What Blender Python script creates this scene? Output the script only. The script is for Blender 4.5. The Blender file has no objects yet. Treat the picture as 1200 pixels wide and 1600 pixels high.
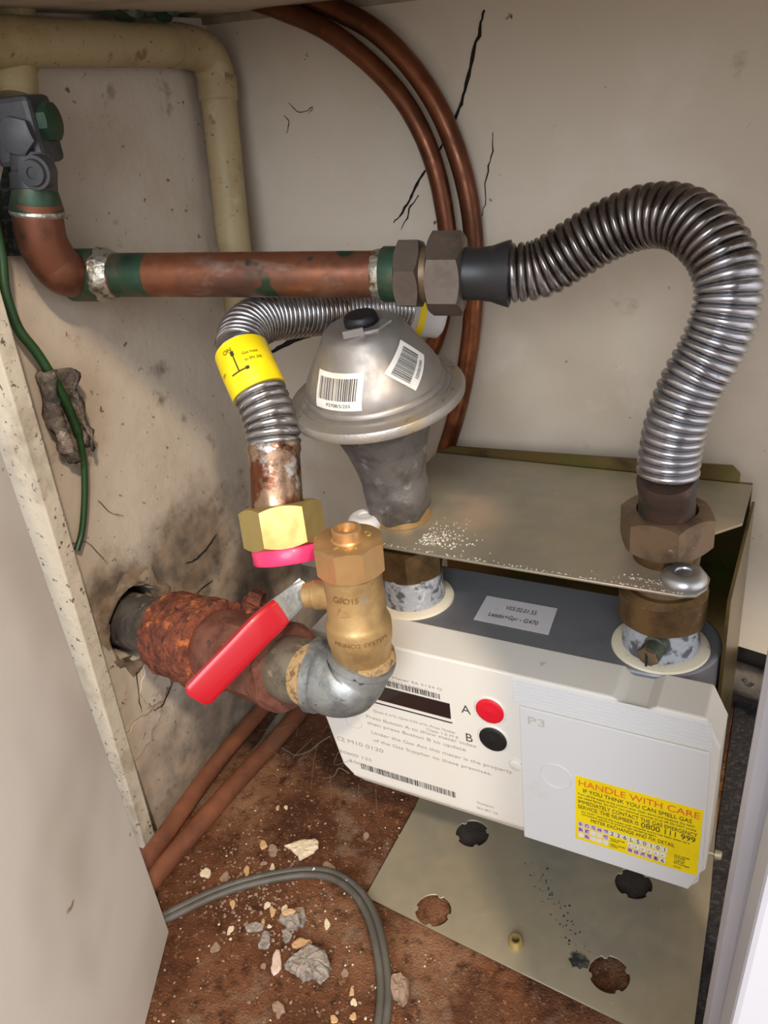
import bpy, bmesh, math, random
from mathutils import Vector, Matrix
random.seed(7)
PI = math.pi
COL = bpy.context.scene.collection
V = Vector

# ------------------------------------------------------------------ camera
CAM = V((.211, -.381, .285)); FPX = 1260.0
def cam_axes(yaw, pitch, roll):
    y, p, r = map(math.radians, (yaw, pitch, roll))
    f = V((math.sin(y)*math.cos(p), math.cos(y)*math.cos(p), -math.sin(p)))
    rt = V((math.cos(y), -math.sin(y), 0)); dn = f.cross(rt)
    x = math.cos(r)*rt + math.sin(r)*dn; d = -math.sin(r)*rt + math.cos(r)*dn
    return x, d, f
CX, CD, CF = cam_axes(-30.6, 27.0, 6.85)
cam = bpy.data.cameras.new('camera'); camo = bpy.data.objects.new('camera', cam); COL.objects.link(camo)
M = Matrix((CX, -CD, -CF)).transposed().to_4x4(); M.translation = CAM; camo.matrix_world = M
cam.sensor_fit = 'VERTICAL'; cam.sensor_height = 36; cam.sensor_width = 27; cam.lens = FPX/1600*36; cam.clip_start = .01; cam.clip_end = 50
bpy.context.scene.camera = camo

# ------------------------------------------------------------------ world, light, exposure
vs = bpy.context.scene.view_settings
bpy.context.scene.display_settings.display_device = 'sRGB'
vs.view_transform = 'Standard'; vs.look = 'None'; vs.gamma = 1; vs.exposure = 0.0; vs.use_curve_mapping = False
w = bpy.data.worlds.new('world'); bpy.context.scene.world = w; w.use_nodes = True
nt = w.node_tree; bg = nt.nodes['Background']
tc = nt.nodes.new('ShaderNodeTexCoord'); nz = nt.nodes.new('ShaderNodeTexNoise'); nz.inputs['Scale'].default_value = 1.6; nz.inputs['Detail'].default_value = 1
rp = nt.nodes.new('ShaderNodeValToRGB'); rp.color_ramp.elements[0].position = .42; rp.color_ramp.elements[1].position = .62
rp.color_ramp.elements[0].color = (.62, .56, .50, 1); rp.color_ramp.elements[1].color = (1.5, 1.5, 1.6, 1)
nt.links.new(tc.outputs['Generated'], nz.inputs['Vector']); nt.links.new(nz.outputs['Fac'], rp.inputs['Fac']); nt.links.new(rp.outputs['Color'], bg.inputs['Color'])
bg.inputs['Strength'].default_value = 1.05
def area(name, loc, tgt, size, power, col):
    l = bpy.data.lights.new(name, 'AREA'); l.shape = 'DISK'; l.size = size; l.energy = power; l.color = col
    o = bpy.data.objects.new(name, l); COL.objects.link(o); o.location = loc
    o.rotation_euler = (V(tgt)-V(loc)).to_track_quat('-Z', 'Y').to_euler(); return o
LD = V((.68, -.70, .95)).normalized()
area('room_lamp', V((0, 0, 0))+LD*1.7, (0, 0, 0), .10, 21, (1, .83, .64))
area('window_light', V((.42, -1.3, .68)), (.1, 0, 0), .8, 17, (.84, .91, 1))

# ------------------------------------------------------------------ pixel helpers (rays of the photograph cut by real planes)
def ray(x, y): return CX*((x-600)/FPX) + CD*((y-800)/FPX) + CF
def aX(x, y, v): d = ray(x, y); return CAM + d*((v-CAM.x)/d.x)
def aY(x, y, v): d = ray(x, y); return CAM + d*((v-CAM.y)/d.y)
def aZ(x, y, v): d = ray(x, y); return CAM + d*((v-CAM.z)/d.z)
def D(x, y, d): return CAM + ray(x, y)*d

# ------------------------------------------------------------------ materials
def lin(c):
    return tuple(((v/255)/12.92 if v <= 10 else (((v/255)+.055)/1.055)**2.4) for v in c) + (1,)
MATS = {}
def mat(name, c, rough=.6, metal=0, layers=(), bump=None, coat=0, spec=.5, rvar=0):
    """layers: (colour, noise scale, threshold lo, hi, detail, stretch)"""
    if name in MATS: return MATS[name]
    m = bpy.data.materials.new(name); m.use_nodes = True; n = m.node_tree; b = n.nodes['Principled BSDF']
    b.inputs['Roughness'].default_value = rough; b.inputs['Metallic'].default_value = metal
    b.inputs['Coat Weight'].default_value = coat; b.inputs['Specular IOR Level'].default_value = spec
    tc = n.nodes.new('ShaderNodeTexCoord')
    prev = None; base = lin(c)
    for i, L in enumerate(layers):
        col, sc, lo, hi = L[:4]; det = L[4] if len(L) > 4 else 6; st = L[5] if len(L) > 5 else (1, 1, 1)
        mp = n.nodes.new('ShaderNodeMapping'); mp.inputs['Scale'].default_value = st; mp.inputs['Location'].default_value = (i*3.7, i*1.3, i*2.1)
        n.links.new(tc.outputs['Object'], mp.inputs['Vector'])
        t = n.nodes.new('ShaderNodeTexNoise'); t.inputs['Scale'].default_value = sc; t.inputs['Detail'].default_value = det; t.inputs['Roughness'].default_value = .62
        n.links.new(mp.outputs['Vector'], t.inputs['Vector'])
        r = n.nodes.new('ShaderNodeMapRange'); r.inputs['From Min'].default_value = lo; r.inputs['From Max'].default_value = hi
        n.links.new(t.outputs['Fac'], r.inputs['Value'])
        mx = n.nodes.new('ShaderNodeMix'); mx.data_type = 'RGBA'
        n.links.new(r.outputs['Result'], mx.inputs[0])
        if prev is None: mx.inputs[6].default_value = base
        else: n.links.new(prev, mx.inputs[6])
        mx.inputs[7].default_value = lin(col); prev = mx.outputs[2]
    if prev is None: b.inputs['Base Color'].default_value = base
    else: n.links.new(prev, b.inputs['Base Color'])
    if rvar:
        t = n.nodes.new('ShaderNodeTexNoise'); t.inputs['Scale'].default_value = 120; n.links.new(tc.outputs['Object'], t.inputs['Vector'])
        r = n.nodes.new('ShaderNodeMapRange'); r.inputs['To Min'].default_value = max(0, rough-rvar); r.inputs['To Max'].default_value = min(1, rough+rvar)
        r.inputs['From Min'].default_value = .35; r.inputs['From Max'].default_value = .65
        n.links.new(t.outputs['Fac'], r.inputs['Value']); n.links.new(r.outputs['Result'], b.inputs['Roughness'])
    if bump:
        p2 = None
        for sc, st, dist in ([bump] if not isinstance(bump[0], tuple) else bump):
            t = n.nodes.new('ShaderNodeTexNoise'); t.inputs['Scale'].default_value = sc; t.inputs['Detail'].default_value = 6
            n.links.new(tc.outputs['Object'], t.inputs['Vector'])
            bp = n.nodes.new('ShaderNodeBump'); bp.inputs['Strength'].default_value = st; bp.inputs['Distance'].default_value = dist
            n.links.new(t.outputs['Fac'], bp.inputs['Height'])
            if p2: n.links.new(p2, bp.inputs['Normal'])
            p2 = bp.outputs['Normal']
        n.links.new(p2, b.inputs['Normal'])
    MATS[name] = m; return m

plaster_back = mat('plaster_back', (196, 184, 166), .75, layers=[((176, 160, 140), 5, .45, .7, 3), ((150, 132, 114), 26, .66, .8), ((92, 78, 66), 95, .71, .76, 3), ((205, 194, 180), 9, .55, .75)], bump=((60, .25, .002), (400, .15, .0006)))
plaster_left = mat('plaster_left', (190, 176, 158), .8, layers=[((168, 150, 130), 7, .45, .7), ((98, 82, 68), 150, .65, .72, 3), ((120, 100, 82), 34, .6, .74)], bump=((90, .35, .002), (500, .2, .0006)))
def stain_blobs(m, blobs, cols):
    n = m.node_tree; b = n.nodes['Principled BSDF']; cur = b.inputs['Base Color'].links[0].from_socket
    tc = n.nodes.new('ShaderNodeTexCoord')
    nz = n.nodes.new('ShaderNodeTexNoise'); nz.inputs['Scale'].default_value = 26; nz.inputs['Detail'].default_value = 8; nz.inputs['Roughness'].default_value = .68; n.links.new(tc.outputs['Object'], nz.inputs['Vector'])
    n2 = n.nodes.new('ShaderNodeTexNoise'); n2.inputs['Scale'].default_value = 60; n2.inputs['Detail'].default_value = 6; n.links.new(tc.outputs['Object'], n2.inputs['Vector'])
    cr = n.nodes.new('ShaderNodeValToRGB'); cr.color_ramp.elements[0].position = .34; cr.color_ramp.elements[1].position = .66
    cr.color_ramp.elements[0].color = lin(cols[0]); cr.color_ramp.elements[1].color = lin(cols[1]); n.links.new(n2.outputs['Fac'], cr.inputs['Fac'])
    for (c, rad, lo, hi, amt) in blobs:
        mp = n.nodes.new('ShaderNodeMapping'); mp.vector_type = 'TEXTURE'; mp.inputs['Location'].default_value = c; mp.inputs['Scale'].default_value = rad; n.links.new(tc.outputs['Object'], mp.inputs['Vector'])
        ln = n.nodes.new('ShaderNodeVectorMath'); ln.operation = 'LENGTH'; n.links.new(mp.outputs['Vector'], ln.inputs[0])
        ad = n.nodes.new('ShaderNodeMath'); ad.operation = 'MULTIPLY_ADD'; ad.inputs[1].default_value = 1.9; n.links.new(nz.outputs['Fac'], ad.inputs[0]); n.links.new(ln.outputs['Value'], ad.inputs[2])
        mr = n.nodes.new('ShaderNodeMapRange'); mr.inputs['From Min'].default_value = hi+.95; mr.inputs['From Max'].default_value = lo+.95; mr.inputs['To Max'].default_value = amt; n.links.new(ad.outputs[0], mr.inputs['Value'])
        mx = n.nodes.new('ShaderNodeMix'); mx.data_type = 'RGBA'; n.links.new(mr.outputs['Result'], mx.inputs[0]); n.links.new(cur, mx.inputs[6]); n.links.new(cr.outputs['Color'], mx.inputs[7]); cur = mx.outputs[2]
    n.links.new(cur, b.inputs['Base Color'])
stain_blobs(plaster_left, [((-.2, .015, -.008), (.3, .062, .042), .55, 1.25, .85), ((-.2, -.062, -.004), (.3, .03, .034), .6, 1.2, .9), ((-.2, .10, -.07), (.3, .075, .05), .5, 1.2, .8), ((-.2, .04, -.19), (.3, .16, .075), .5, 1.3, .75), ((-.2, .13, .2), (.3, .012, .1), .4, 1.4, .5)], ((64, 54, 44), (140, 118, 94)))
stain = mat('dirty_render', (150, 132, 110), .9, layers=[((112, 94, 74), 18, .4, .62), ((78, 66, 54), 45, .52, .68), ((186, 170, 148), 30, .58, .7), ((48, 40, 34), 120, .62, .7)], bump=((50, .6, .004), (300, .4, .001)))
board = mat('cupboard_board', (172, 158, 138), .7, layers=[((120, 104, 86), 12, .5, .7)], bump=(200, .2, .0005))
brickdark = mat('dark_masonry', (58, 50, 44), .9, layers=[((34, 30, 27), 20, .4, .6), ((92, 84, 74), 60, .6, .7)], bump=(60, .6, .004))
floor_m = mat('brown_carpet', (112, 72, 48), .95, spec=.15, layers=[((78, 48, 32), 14, .42, .62, 5), ((142, 104, 76), 9, .5, .7, 4), ((62, 38, 26), 120, .5, .7, 8), ((152, 118, 92), 420, .58, .72, 4), ((134, 110, 90), 28, .56, .72, 6)], bump=((700, .9, .0015), (90, .5, .003)))
panel_m = mat('white_door_board', (222, 218, 210), .5, layers=[((188, 180, 168), 5, .45, .7, 3), ((150, 128, 100), 60, .74, .78, 2)], bump=(30, .05, .001))
strip_m = mat('painted_batten', (196, 186, 166), .75, layers=[((172, 160, 140), 30, .5, .65), ((96, 84, 70), 240, .61, .66, 4), ((140, 128, 112), 12, .55, .7)], bump=((120, .5, .0015), (40, .3, .003)))
frame_m = mat('grey_frame_paint', (186, 184, 190), .4, layers=[((158, 156, 162), 10, .45, .6, 4, (1, 1, .15)), ((100, 92, 86), 40, .66, .75, 4, (1, 1, .3))], bump=(60, .1, .0006))
whiteboard = mat('white_frame', (188, 188, 194), .5)
beige = mat('beige_plastic_pipe', (162, 144, 106), .55, layers=[((140, 120, 80), 20, .45, .65), ((200, 186, 152), 12, .55, .7), ((84, 68, 46), 260, .66, .7, 3), ((120, 96, 62), 60, .62, .7)], bump=(300, .2, .0004))
copper = mat('aged_copper', (134, 82, 56), .46, .6, layers=[((92, 66, 54), 14, .42, .62), ((140, 112, 98), 22, .55, .7, 4, (1, 3, 3)), ((50, 66, 50), 26, .635, .66, 3)], rvar=.12, bump=(200, .1, .0004))
copper_dark = mat('copper_tube', (126, 76, 50), .4, .75, layers=[((78, 48, 34), 14, .42, .66), ((158, 96, 60), 30, .58, .72)], rvar=.1)
copper_elb = mat('copper_elbow', (128, 80, 58), .5, .65, layers=[((84, 58, 46), 40, .5, .65), ((186, 166, 110), 130, .69, .73)], bump=(200, .2, .0005))
patina = mat('green_patina_copper', (52, 78, 58), .5, .45, layers=[((92, 84, 62), 50, .5, .65), ((34, 50, 40), 30, .5, .7)], bump=(300, .3, .0006))
solder = mat('solder', (190, 184, 168), .4, .8, layers=[((110, 92, 72), 120, .5, .6)], bump=(400, .6, .001))
nutgrey = mat('dull_grey_bronze', (112, 100, 90), .45, .55, layers=[((84, 72, 62), 30, .45, .65), ((134, 104, 86), 60, .6, .7)], rvar=.1, bump=(300, .1, .0004))
rubber = mat('dark_steel_ferrule', (56, 56, 56), .45, .5, layers=[((84, 82, 78), 60, .55, .7)])
hose_m = mat('stainless_corrugated', (176, 174, 174), .3, .95, layers=[((112, 96, 80), 14, .55, .72), ((60, 48, 38), 90, .64, .74)], rvar=.1)
hose_brown = mat('grimy_corrugated', (150, 146, 144), .36, .9, layers=[((96, 82, 68), 11, .42, .62), ((56, 46, 38), 80, .6, .72)], rvar=.1)
ferrule_rust = mat('rusty_ferrule', (156, 128, 104), .34, .75, layers=[((112, 66, 42), 55, .46, .54, 7), ((84, 54, 42), 110, .56, .64, 6), ((206, 206, 206), 38, .56, .62)], bump=(250, .3, .0008), rvar=.15)
brassnew = mat('bright_brass', (186, 164, 104), .5, .7, layers=[((176, 148, 84), 30, .5, .7)], rvar=.06)
brass = mat('brass_casting', (184, 152, 102), .5, .6, layers=[((158, 128, 84), 40, .45, .65), ((150, 148, 136), 36, .62, .72), ((96, 74, 46), 160, .64, .72)], rvar=.1, bump=(500, .25, .0004))
brasscap = mat('brass_machined', (204, 164, 112), .4, .75, layers=[((186, 138, 90), 30, .5, .7)], rvar=.06)
bronze = mat('bronze_nut', (122, 96, 62), .42, .75, layers=[((86, 68, 46), 50, .45, .65), ((170, 150, 120), 140, .66, .72)], bump=(300, .15, .0004))
bronze_old = mat('corroded_bronze', (126, 104, 80), .5, .6, layers=[((92, 76, 60), 40, .45, .6), ((196, 190, 180), 110, .63, .69, 6), ((140, 138, 140), 22, .55, .7)], bump=(250, .3, .0006))
alu = mat('cast_aluminium', (150, 143, 136), .5, .7, layers=[((146, 140, 132), 24, .48, .68), ((196, 186, 168), 12, .5, .7)], rvar=.08, bump=(300, .08, .0004))
alu_rim = mat('dusty_aluminium', (164, 158, 150), .45, .7, layers=[((176, 160, 132), 26, .52, .62), ((110, 96, 76), 150, .62, .7)], bump=(400, .4, .0006))
alu_body = mat('rough_aluminium', (132, 128, 124), .55, .7, layers=[((104, 100, 96), 60, .45, .62), ((168, 166, 164), 90, .58, .68)], bump=(500, .5, .0006))
zinc = mat('zinc_plate', (190, 192, 194), .35, .9)
blackm = mat('black_plastic', (18, 18, 19), .5)
blacktext = mat('print_ink', (70, 66, 64), .7)
greytext = mat('faded_ink', (150, 142, 134), .7)
palegrey = mat('faint_ink', (186, 178, 168), .7)
redtext = mat('red_ink', (222, 96, 30), .6)
darkink = mat('dark_ink', (44, 38, 20), .7)
purple = mat('purple_pen', (132, 84, 150), .6, layers=[((196, 176, 206), 500, .45, .6)])
paper = mat('paper_label', (222, 216, 204), .5, layers=[((200, 190, 172), 40, .5, .7)])
paper_grey = mat('silver_paper_label', (196, 192, 192), .4, layers=[((160, 156, 154), 60, .6, .7)])
yellow = mat('yellow_label', (240, 212, 16), .4, coat=.2, layers=[((224, 194, 10), 30, .5, .7)])
pink = mat('pink_plastic', (232, 54, 106), .4, coat=.2)
red = mat('red_vinyl', (172, 16, 30), .38, coat=.2)
red_btn = mat('red_button', (206, 18, 40), .4)
cover_m = mat('meter_cover_plastic', (212, 208, 198), .42, layers=[((214, 204, 188), 9, .5, .7, 4), ((176, 152, 116), 70, .7, .78, 5)])
panel_w = mat('meter_panel_plastic', (208, 207, 205), .42, layers=[((204, 198, 188), 22, .62, .76, 4)])
case_m = mat('grey_meter_case', (112, 113, 115), .38, .2, layers=[((88, 88, 90), 12, .45, .7)])
zincplate = mat('passivated_steel', (172, 160, 134), .42, .45, layers=[((152, 146, 130), 8, .45, .62, 4), ((180, 160, 138), 11, .55, .68, 3), ((144, 144, 112), 6, .58, .72, 3), ((196, 186, 160), 320, .69, .73, 3)], rvar=.06)
zincback = mat('passivated_back', (116, 98, 62), .3, .8, layers=[((92, 106, 44), 14, .54, .7, 3), ((70, 58, 40), 20, .55, .7)])
rust = mat('flaking_rust', (128, 68, 44), .85, .1, layers=[((90, 46, 34), 110, .45, .6), ((190, 108, 56), 80, .56, .66), ((58, 34, 28), 160, .58, .66)], bump=((220, 1, .003), (700, .6, .001)))
rust_smooth = mat('rust_paint', (122, 78, 62), .6, .3, layers=[((96, 56, 44), 50, .45, .62), ((168, 100, 54), 80, .66, .72), ((70, 46, 38), 120, .62, .7)], bump=((150, .5, .0015), (600, .4, .0006)))
leadpipe = mat('dirty_lead_pipe', (92, 84, 74), .8, layers=[((62, 56, 50), 40, .42, .6), ((156, 142, 118), 80, .6, .68), ((26, 24, 22), 70, .62, .68)], bump=(200, .6, .0015))
galv = mat('galvanised_iron', (146, 148, 145), .5, .6, layers=[((112, 116, 116), 50, .45, .62), ((170, 176, 180), 36, .55, .7), ((84, 84, 80), 180, .63, .7)], bump=((120, .35, .001), (500, .3, .0005)))
galv_old = mat('dirty_zinc_ring', (128, 118, 102), .5, .5, layers=[((92, 84, 74), 50, .5, .62), ((196, 184, 150), 90, .62, .7)], bump=(250, .3, .0006))
hemp = mat('hemp_and_paste', (158, 132, 92), .9, layers=[((110, 84, 54), 200, .5, .6)], bump=(600, .8, .001))
spigot_m = mat('corroded_spigot', (164, 168, 174), .7, .3, layers=[((88, 90, 96), 130, .5, .58, 7), ((206, 206, 204), 70, .56, .68)], bump=((250, .8, .0015),))
seal_m = mat('cream_seal', (214, 204, 180), .6, layers=[((168, 150, 120), 90, .6, .7)])
nipple_m = mat('green_bronze_nipple', (70, 78, 66), .55, .5, layers=[((120, 116, 96), 120, .58, .68)])
copper_floor = mat('lit_floor_copper', (156, 98, 68), .55, .4, layers=[((112, 72, 54), 16, .45, .66), ((120, 112, 96), 30, .6, .72)])  # lighter copper: the light falling on the floor pipes is put into the colour
moss = mat('grey_green_conduit', (122, 116, 92), .8, layers=[((84, 80, 64), 40, .5, .65)])
cable_green = mat('green_sheath', (34, 66, 32), .4, layers=[((24, 40, 22), 40, .5, .65), ((150, 146, 120), 60, .66, .72)])
cable_grey = mat('grey_twin_cable', (80, 75, 66), .55, layers=[((98, 94, 90), 30, .5, .7), ((200, 196, 186), 160, .72, .74, 2)])
sleeve_m = mat('mouldy_sleeve', (116, 102, 88), .9, layers=[((66, 56, 48), 90, .45, .6), ((176, 160, 140), 120, .6, .7), ((36, 34, 32), 30, .55, .68)], bump=(400, .9, .002))
chip_w = mat('cream_plaster_chip', (216, 198, 168), .9, bump=(300, .3, .001), layers=[((190, 168, 140), 90, .55, .7)])
chip_g = mat('grey_mortar_chip', (150, 138, 126), .9, bump=(250, .9, .002), layers=[((104, 98, 92), 140, .5, .65), ((178, 172, 166), 200, .6, .7)])
chip_b = mat('buff_chip', (196, 158, 112), .9, bump=(300, .3, .001))
chip_t = mat('taupe_chip', (150, 124, 104), .9, bump=(300, .3, .001), layers=[((120, 98, 82), 120, .5, .65)])
crack_m = mat('crack_shadow', (24, 18, 14), 1)
web_m = mat('cobweb_silk', (96, 84, 70), .9)
frost = mat('white_nylon', (208, 206, 204), .5)
dirt = mat('black_grime', (30, 32, 28), .9, layers=[((70, 70, 60), 300, .5, .6)])

# ------------------------------------------------------------------ mesh helpers
def finish(bm, name, m, parent=None, smooth=True, ang=38, kind=None, label=None, bevel=0):
    bmesh.ops.recalc_face_normals(bm, faces=bm.faces)
    if smooth:
        for f in bm.faces: f.smooth = True
        for e in bm.edges:
            if len(e.link_faces) == 2 and e.calc_face_angle(0) > math.radians(ang): e.smooth = False
    me = bpy.data.meshes.new(name)
    if parent is not None:
        L = parent['_w']; bmesh.ops.translate(bm, verts=bm.verts, vec=-V(L))
    bm.to_mesh(me); bm.free(); me.materials.append(m)
    o = bpy.data.objects.new(name, me); COL.objects.link(o)
    if parent is not None: o.parent = parent; o['_w'] = parent['_w']
    else: o['_w'] = (0, 0, 0)
    if bevel:
        b = o.modifiers.new('edge', 'BEVEL'); b.width = bevel; b.segments = 2; b.limit_method = 'ANGLE'; b.angle_limit = math.radians(40)
    if kind: o['kind'] = kind
    if label: o['label'] = label
    return o
def thing(name, label, cat, loc, group=None):
    o = bpy.data.objects.new(name, None); COL.objects.link(o); o.location = loc; o['_w'] = tuple(loc); o.empty_display_size = .01
    o['label'] = label; o['category'] = cat
    if group: o['group'] = group
    return o
def solo(bm, name, m, label, cat, group=None, **k):
    """a thing that is one mesh: origin put at its base centre"""
    vs_ = [v.co.copy() for v in bm.verts]; mn = V([min(v[i] for v in vs_) for i in range(3)]); mx = V([max(v[i] for v in vs_) for i in range(3)])
    c = V(((mn.x+mx.x)/2, (mn.y+mx.y)/2, mn.z)); bmesh.ops.translate(bm, verts=bm.verts, vec=-c)
    o = finish(bm, name, m, **k); o.location = c; o['_w'] = tuple(c); o['label'] = label; o['category'] = cat
    if group: o['group'] = group
    return o
def cat_rom(P, n=12):
    P = [V(p) for p in P]; Q = [P[0]*2-P[1]] + P + [P[-1]*2-P[-2]]; out = []
    for i in range(1, len(Q)-2):
        a, b, c, d = Q[i-1:i+3]
        for k in range(n):
            t = k/n; out.append(.5*((2*b)+(c-a)*t+(2*a-5*b+4*c-d)*t*t+(3*b-a-3*c+d)*t**3))
    out.append(P[-1]); return out
def resample(P, n):
    d = [0]
    for a, b in zip(P, P[1:]): d.append(d[-1]+(b-a).length)
    out = []; j = 0
    for k in range(n+1):
        s = d[-1]*k/n
        while j < len(P)-2 and d[j+1] < s: j += 1
        t = (s-d[j])/max(1e-9, d[j+1]-d[j]); out.append(P[j].lerp(P[j+1], min(1, max(0, t))))
    return out, d[-1]
def sweep(bm, P, rf, seg=24, caps=True, squash=None):
    """tube along P with radius rf(u, angle)"""
    n = len(P); T = []
    for i in range(n):
        a = P[max(0, i-1)]; b = P[min(n-1, i+1)]; T.append((b-a).normalized())
    up = V((0, 0, 1)) if abs(T[0].z) < .8 else V((0, 1, 0))
    N = (up - T[0]*up.dot(T[0])).normalized(); rings = []
    for i in range(n):
        if i: N = (N - T[i]*N.dot(T[i])).normalized()
        B = T[i].cross(N); r = []
        for k in range(seg):
            a = 2*PI*k/seg; R = rf(i/(n-1), a) if callable(rf) else rf
            r.append(bm.verts.new(P[i] + N*(R*math.cos(a)) + B*(R*math.sin(a))))
        rings.append(r)
    for A, B_ in zip(rings, rings[1:]):
        for k in range(seg): bm.faces.new((A[k], A[(k+1) % seg], B_[(k+1) % seg], B_[k]))
    if caps: bm.faces.new(rings[0][::-1]); bm.faces.new(rings[-1])
    return rings
def tube(P, r, seg=24, n=None, smoothpath=True):
    bm = bmesh.new(); Q = cat_rom(P, 10) if (smoothpath and len(P) > 2) else [V(p) for p in P]
    if n: Q, _ = resample(Q, n)
    sweep(bm, Q, r, seg); return bm
def basis(ax):
    ax = V(ax).normalized(); up = V((0, 0, 1)) if abs(ax.z) < .9 else V((0, -1, 0))
    x = (up - ax*up.dot(ax)).normalized(); return x, ax.cross(x), ax
def lathe(p0, p1, prof, seg=48, bm=None, rmod=None):
    """prof: (t along p0->p1 in 0..1, radius)"""
    bm = bm or bmesh.new(); p0 = V(p0); p1 = V(p1); x, y, a = basis(p1-p0); rings = []
    for t, r in prof:
        c = p0.lerp(p1, t)
        if r < 1e-6: rings.append([bm.verts.new(c)])
        else: rings.append([bm.verts.new(c + x*(math.cos(2*PI*k/seg)*r*(rmod(2*PI*k/seg, t) if rmod else 1)) + y*(math.sin(2*PI*k/seg)*r*(rmod(2*PI*k/seg, t) if rmod else 1))) for k in range(seg)])
    for A, B in zip(rings, rings[1:]):
        for k in range(seg):
            k2 = (k+1) % seg
            if len(A) == 1 and len(B) == 1: continue
            if len(A) == 1: bm.faces.new((A[0], B[k2], B[k]))
            elif len(B) == 1: bm.faces.new((A[k], A[k2], B[0]))
            else: bm.faces.new((A[k], A[k2], B[k2], B[k]))
    if len(rings[0]) > 1: bm.faces.new(rings[0][::-1])
    if len(rings[-1]) > 1: bm.faces.new(rings[-1])
    return bm
def hexnut(p0, p1, R, rot=0, sides=6, ch=.35, hole=0, bm=None):
    """nut with rounded chamfers, R across corners/2; hole = radius of a sunk recess in the p1 face"""
    bm = bm or bmesh.new(); p0 = V(p0); p1 = V(p1); h = (p1-p0).length; x, y, a = basis(p1-p0)
    seg = sides*8; rin = R*math.cos(PI/sides); cols = []
    for k in range(seg):
        th = 2*PI*k/seg; f = (th % (2*PI/sides)) - PI/sides; rh = rin/math.cos(f)
        d = x*math.cos(th+rot) + y*math.sin(th+rot); dz = (rh-rin*.985)*ch*1.6
        r2 = rin*.95
        cols.append([p0 + d*r2, p0 + a*dz + d*rh, p1 - a*dz + d*rh, p1 + d*r2] + ([p1 + d*hole, p1 - a*h*.35 + d*hole] if hole else []))
    vv = [[bm.verts.new(c) for c in col] for col in cols]
    for k in range(seg):
        A = vv[k]; B = vv[(k+1) % seg]
        for j in range(len(A)-1): bm.faces.new((A[j], B[j], B[j+1], A[j+1]))
    bm.faces.new([c[0] for c in vv][::-1]); bm.faces.new([c[-1] for c in vv]); return bm
def box(mn, mx, bm=None, R=None, c=None):
    bm = bm or bmesh.new(); mn = V(mn); mx = V(mx); o = bmesh.ops.create_cube(bm, size=1)['verts']
    for v in o: v.co = V((mn[i] if v.co[i] < 0 else mx[i]) for i in range(3))
    if R: bmesh.ops.rotate(bm, verts=o, cent=c or (mn+mx)/2, matrix=R)
    return bm
def prism(poly, vec, bm=None):
    bm = bm or bmesh.new(); a = [bm.verts.new(V(p)) for p in poly]; b = [bm.verts.new(V(p)+V(vec)) for p in poly]; n = len(a)
    bm.faces.new(a[::-1]); bm.faces.new(b)
    for k in range(n): bm.faces.new((a[k], a[(k+1) % n], b[(k+1) % n], b[k]))
    return bm
def curve_plate(loops, thick, M):
    """flat plate with holes: loops of 2D points, placed by matrix M"""
    cu = bpy.data.curves.new('outline', 'CURVE'); cu.dimensions = '2D'; cu.fill_mode = 'BOTH'; cu.extrude = thick/2
    for L in loops:
        s = cu.splines.new('POLY'); s.points.add(len(L)-1); s.use_cyclic_u = True
        for p, q in zip(s.points, L): p.co = (q[0], q[1], 0, 1)
    o = bpy.data.objects.new('outline', cu); COL.objects.link(o); dg = bpy.context.evaluated_depsgraph_get()
    me = bpy.data.meshes.new_from_object(o.evaluated_get(dg)); bm = bmesh.new(); bm.from_mesh(me); bm.transform(M)
    bmesh.ops.remove_doubles(bm, verts=bm.verts, dist=1e-6)
    bpy.data.objects.remove(o); bpy.data.curves.remove(cu); bpy.data.meshes.remove(me); return bm
def frame3(o, u, v, n=None):
    u = V(u).normalized(); v = V(v); v = (v-u*u.dot(v)).normalized(); n = u.cross(v)
    m = Matrix((u, v, n)).transposed().to_4x4(); m.translation = V(o); return m
def text(s, M, size, m, parent, name='lettering', align='LEFT', width=None, ext=.00005, bend=None):
    cu = bpy.data.curves.new('t', 'FONT'); cu.body = s; cu.size = size; cu.align_x = align; cu.extrude = ext
    o = bpy.data.objects.new('t', cu); COL.objects.link(o); dg = bpy.context.evaluated_depsgraph_get(); dg.update()
    me = bpy.data.meshes.new_from_object(o.evaluated_get(dg)); bm = bmesh.new(); bm.from_mesh(me)
    bpy.data.objects.remove(o); bpy.data.curves.remove(cu); bpy.data.meshes.remove(me)
    if width and bm.verts:
        xs = [v.co.x for v in bm.verts]; k = width/(max(xs)-min(xs))
        for v in bm.verts: v.co.x *= k
    if bend:
        for v in bm.verts: v.co = bend(v.co)
    else: bm.transform(M)
    return finish(bm, name, m, parent, smooth=False)
def texts(rows, Mf, m, parent, name='lettering', bend=None):
    """several rows of print in one mesh: (string, x, y, size, width, align)"""
    bm = bmesh.new()
    for r in rows:
        s, x, y, size = r[:4]; width = r[4] if len(r) > 4 else None; align = r[5] if len(r) > 5 else 'LEFT'
        cu = bpy.data.curves.new('t', 'FONT'); cu.body = s; cu.size = size; cu.align_x = align; cu.extrude = .00004
        o = bpy.data.objects.new('t', cu); COL.objects.link(o); dg = bpy.context.evaluated_depsgraph_get(); dg.update()
        me = bpy.data.meshes.new_from_object(o.evaluated_get(dg)); k = 1
        if width:
            xs = [v.co.x for v in me.vertices]; k = width/(max(xs)-min(xs))
        for v in me.vertices: v.co.x = v.co.x*k + x; v.co.y += y
        bm.from_mesh(me); bpy.data.objects.remove(o); bpy.data.curves.remove(cu); bpy.data.meshes.remove(me)
    if bend:
        for v in bm.verts: v.co = bend(v.co)
    else: bm.transform(Mf)
    return finish(bm, name, m, parent, smooth=False)
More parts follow.
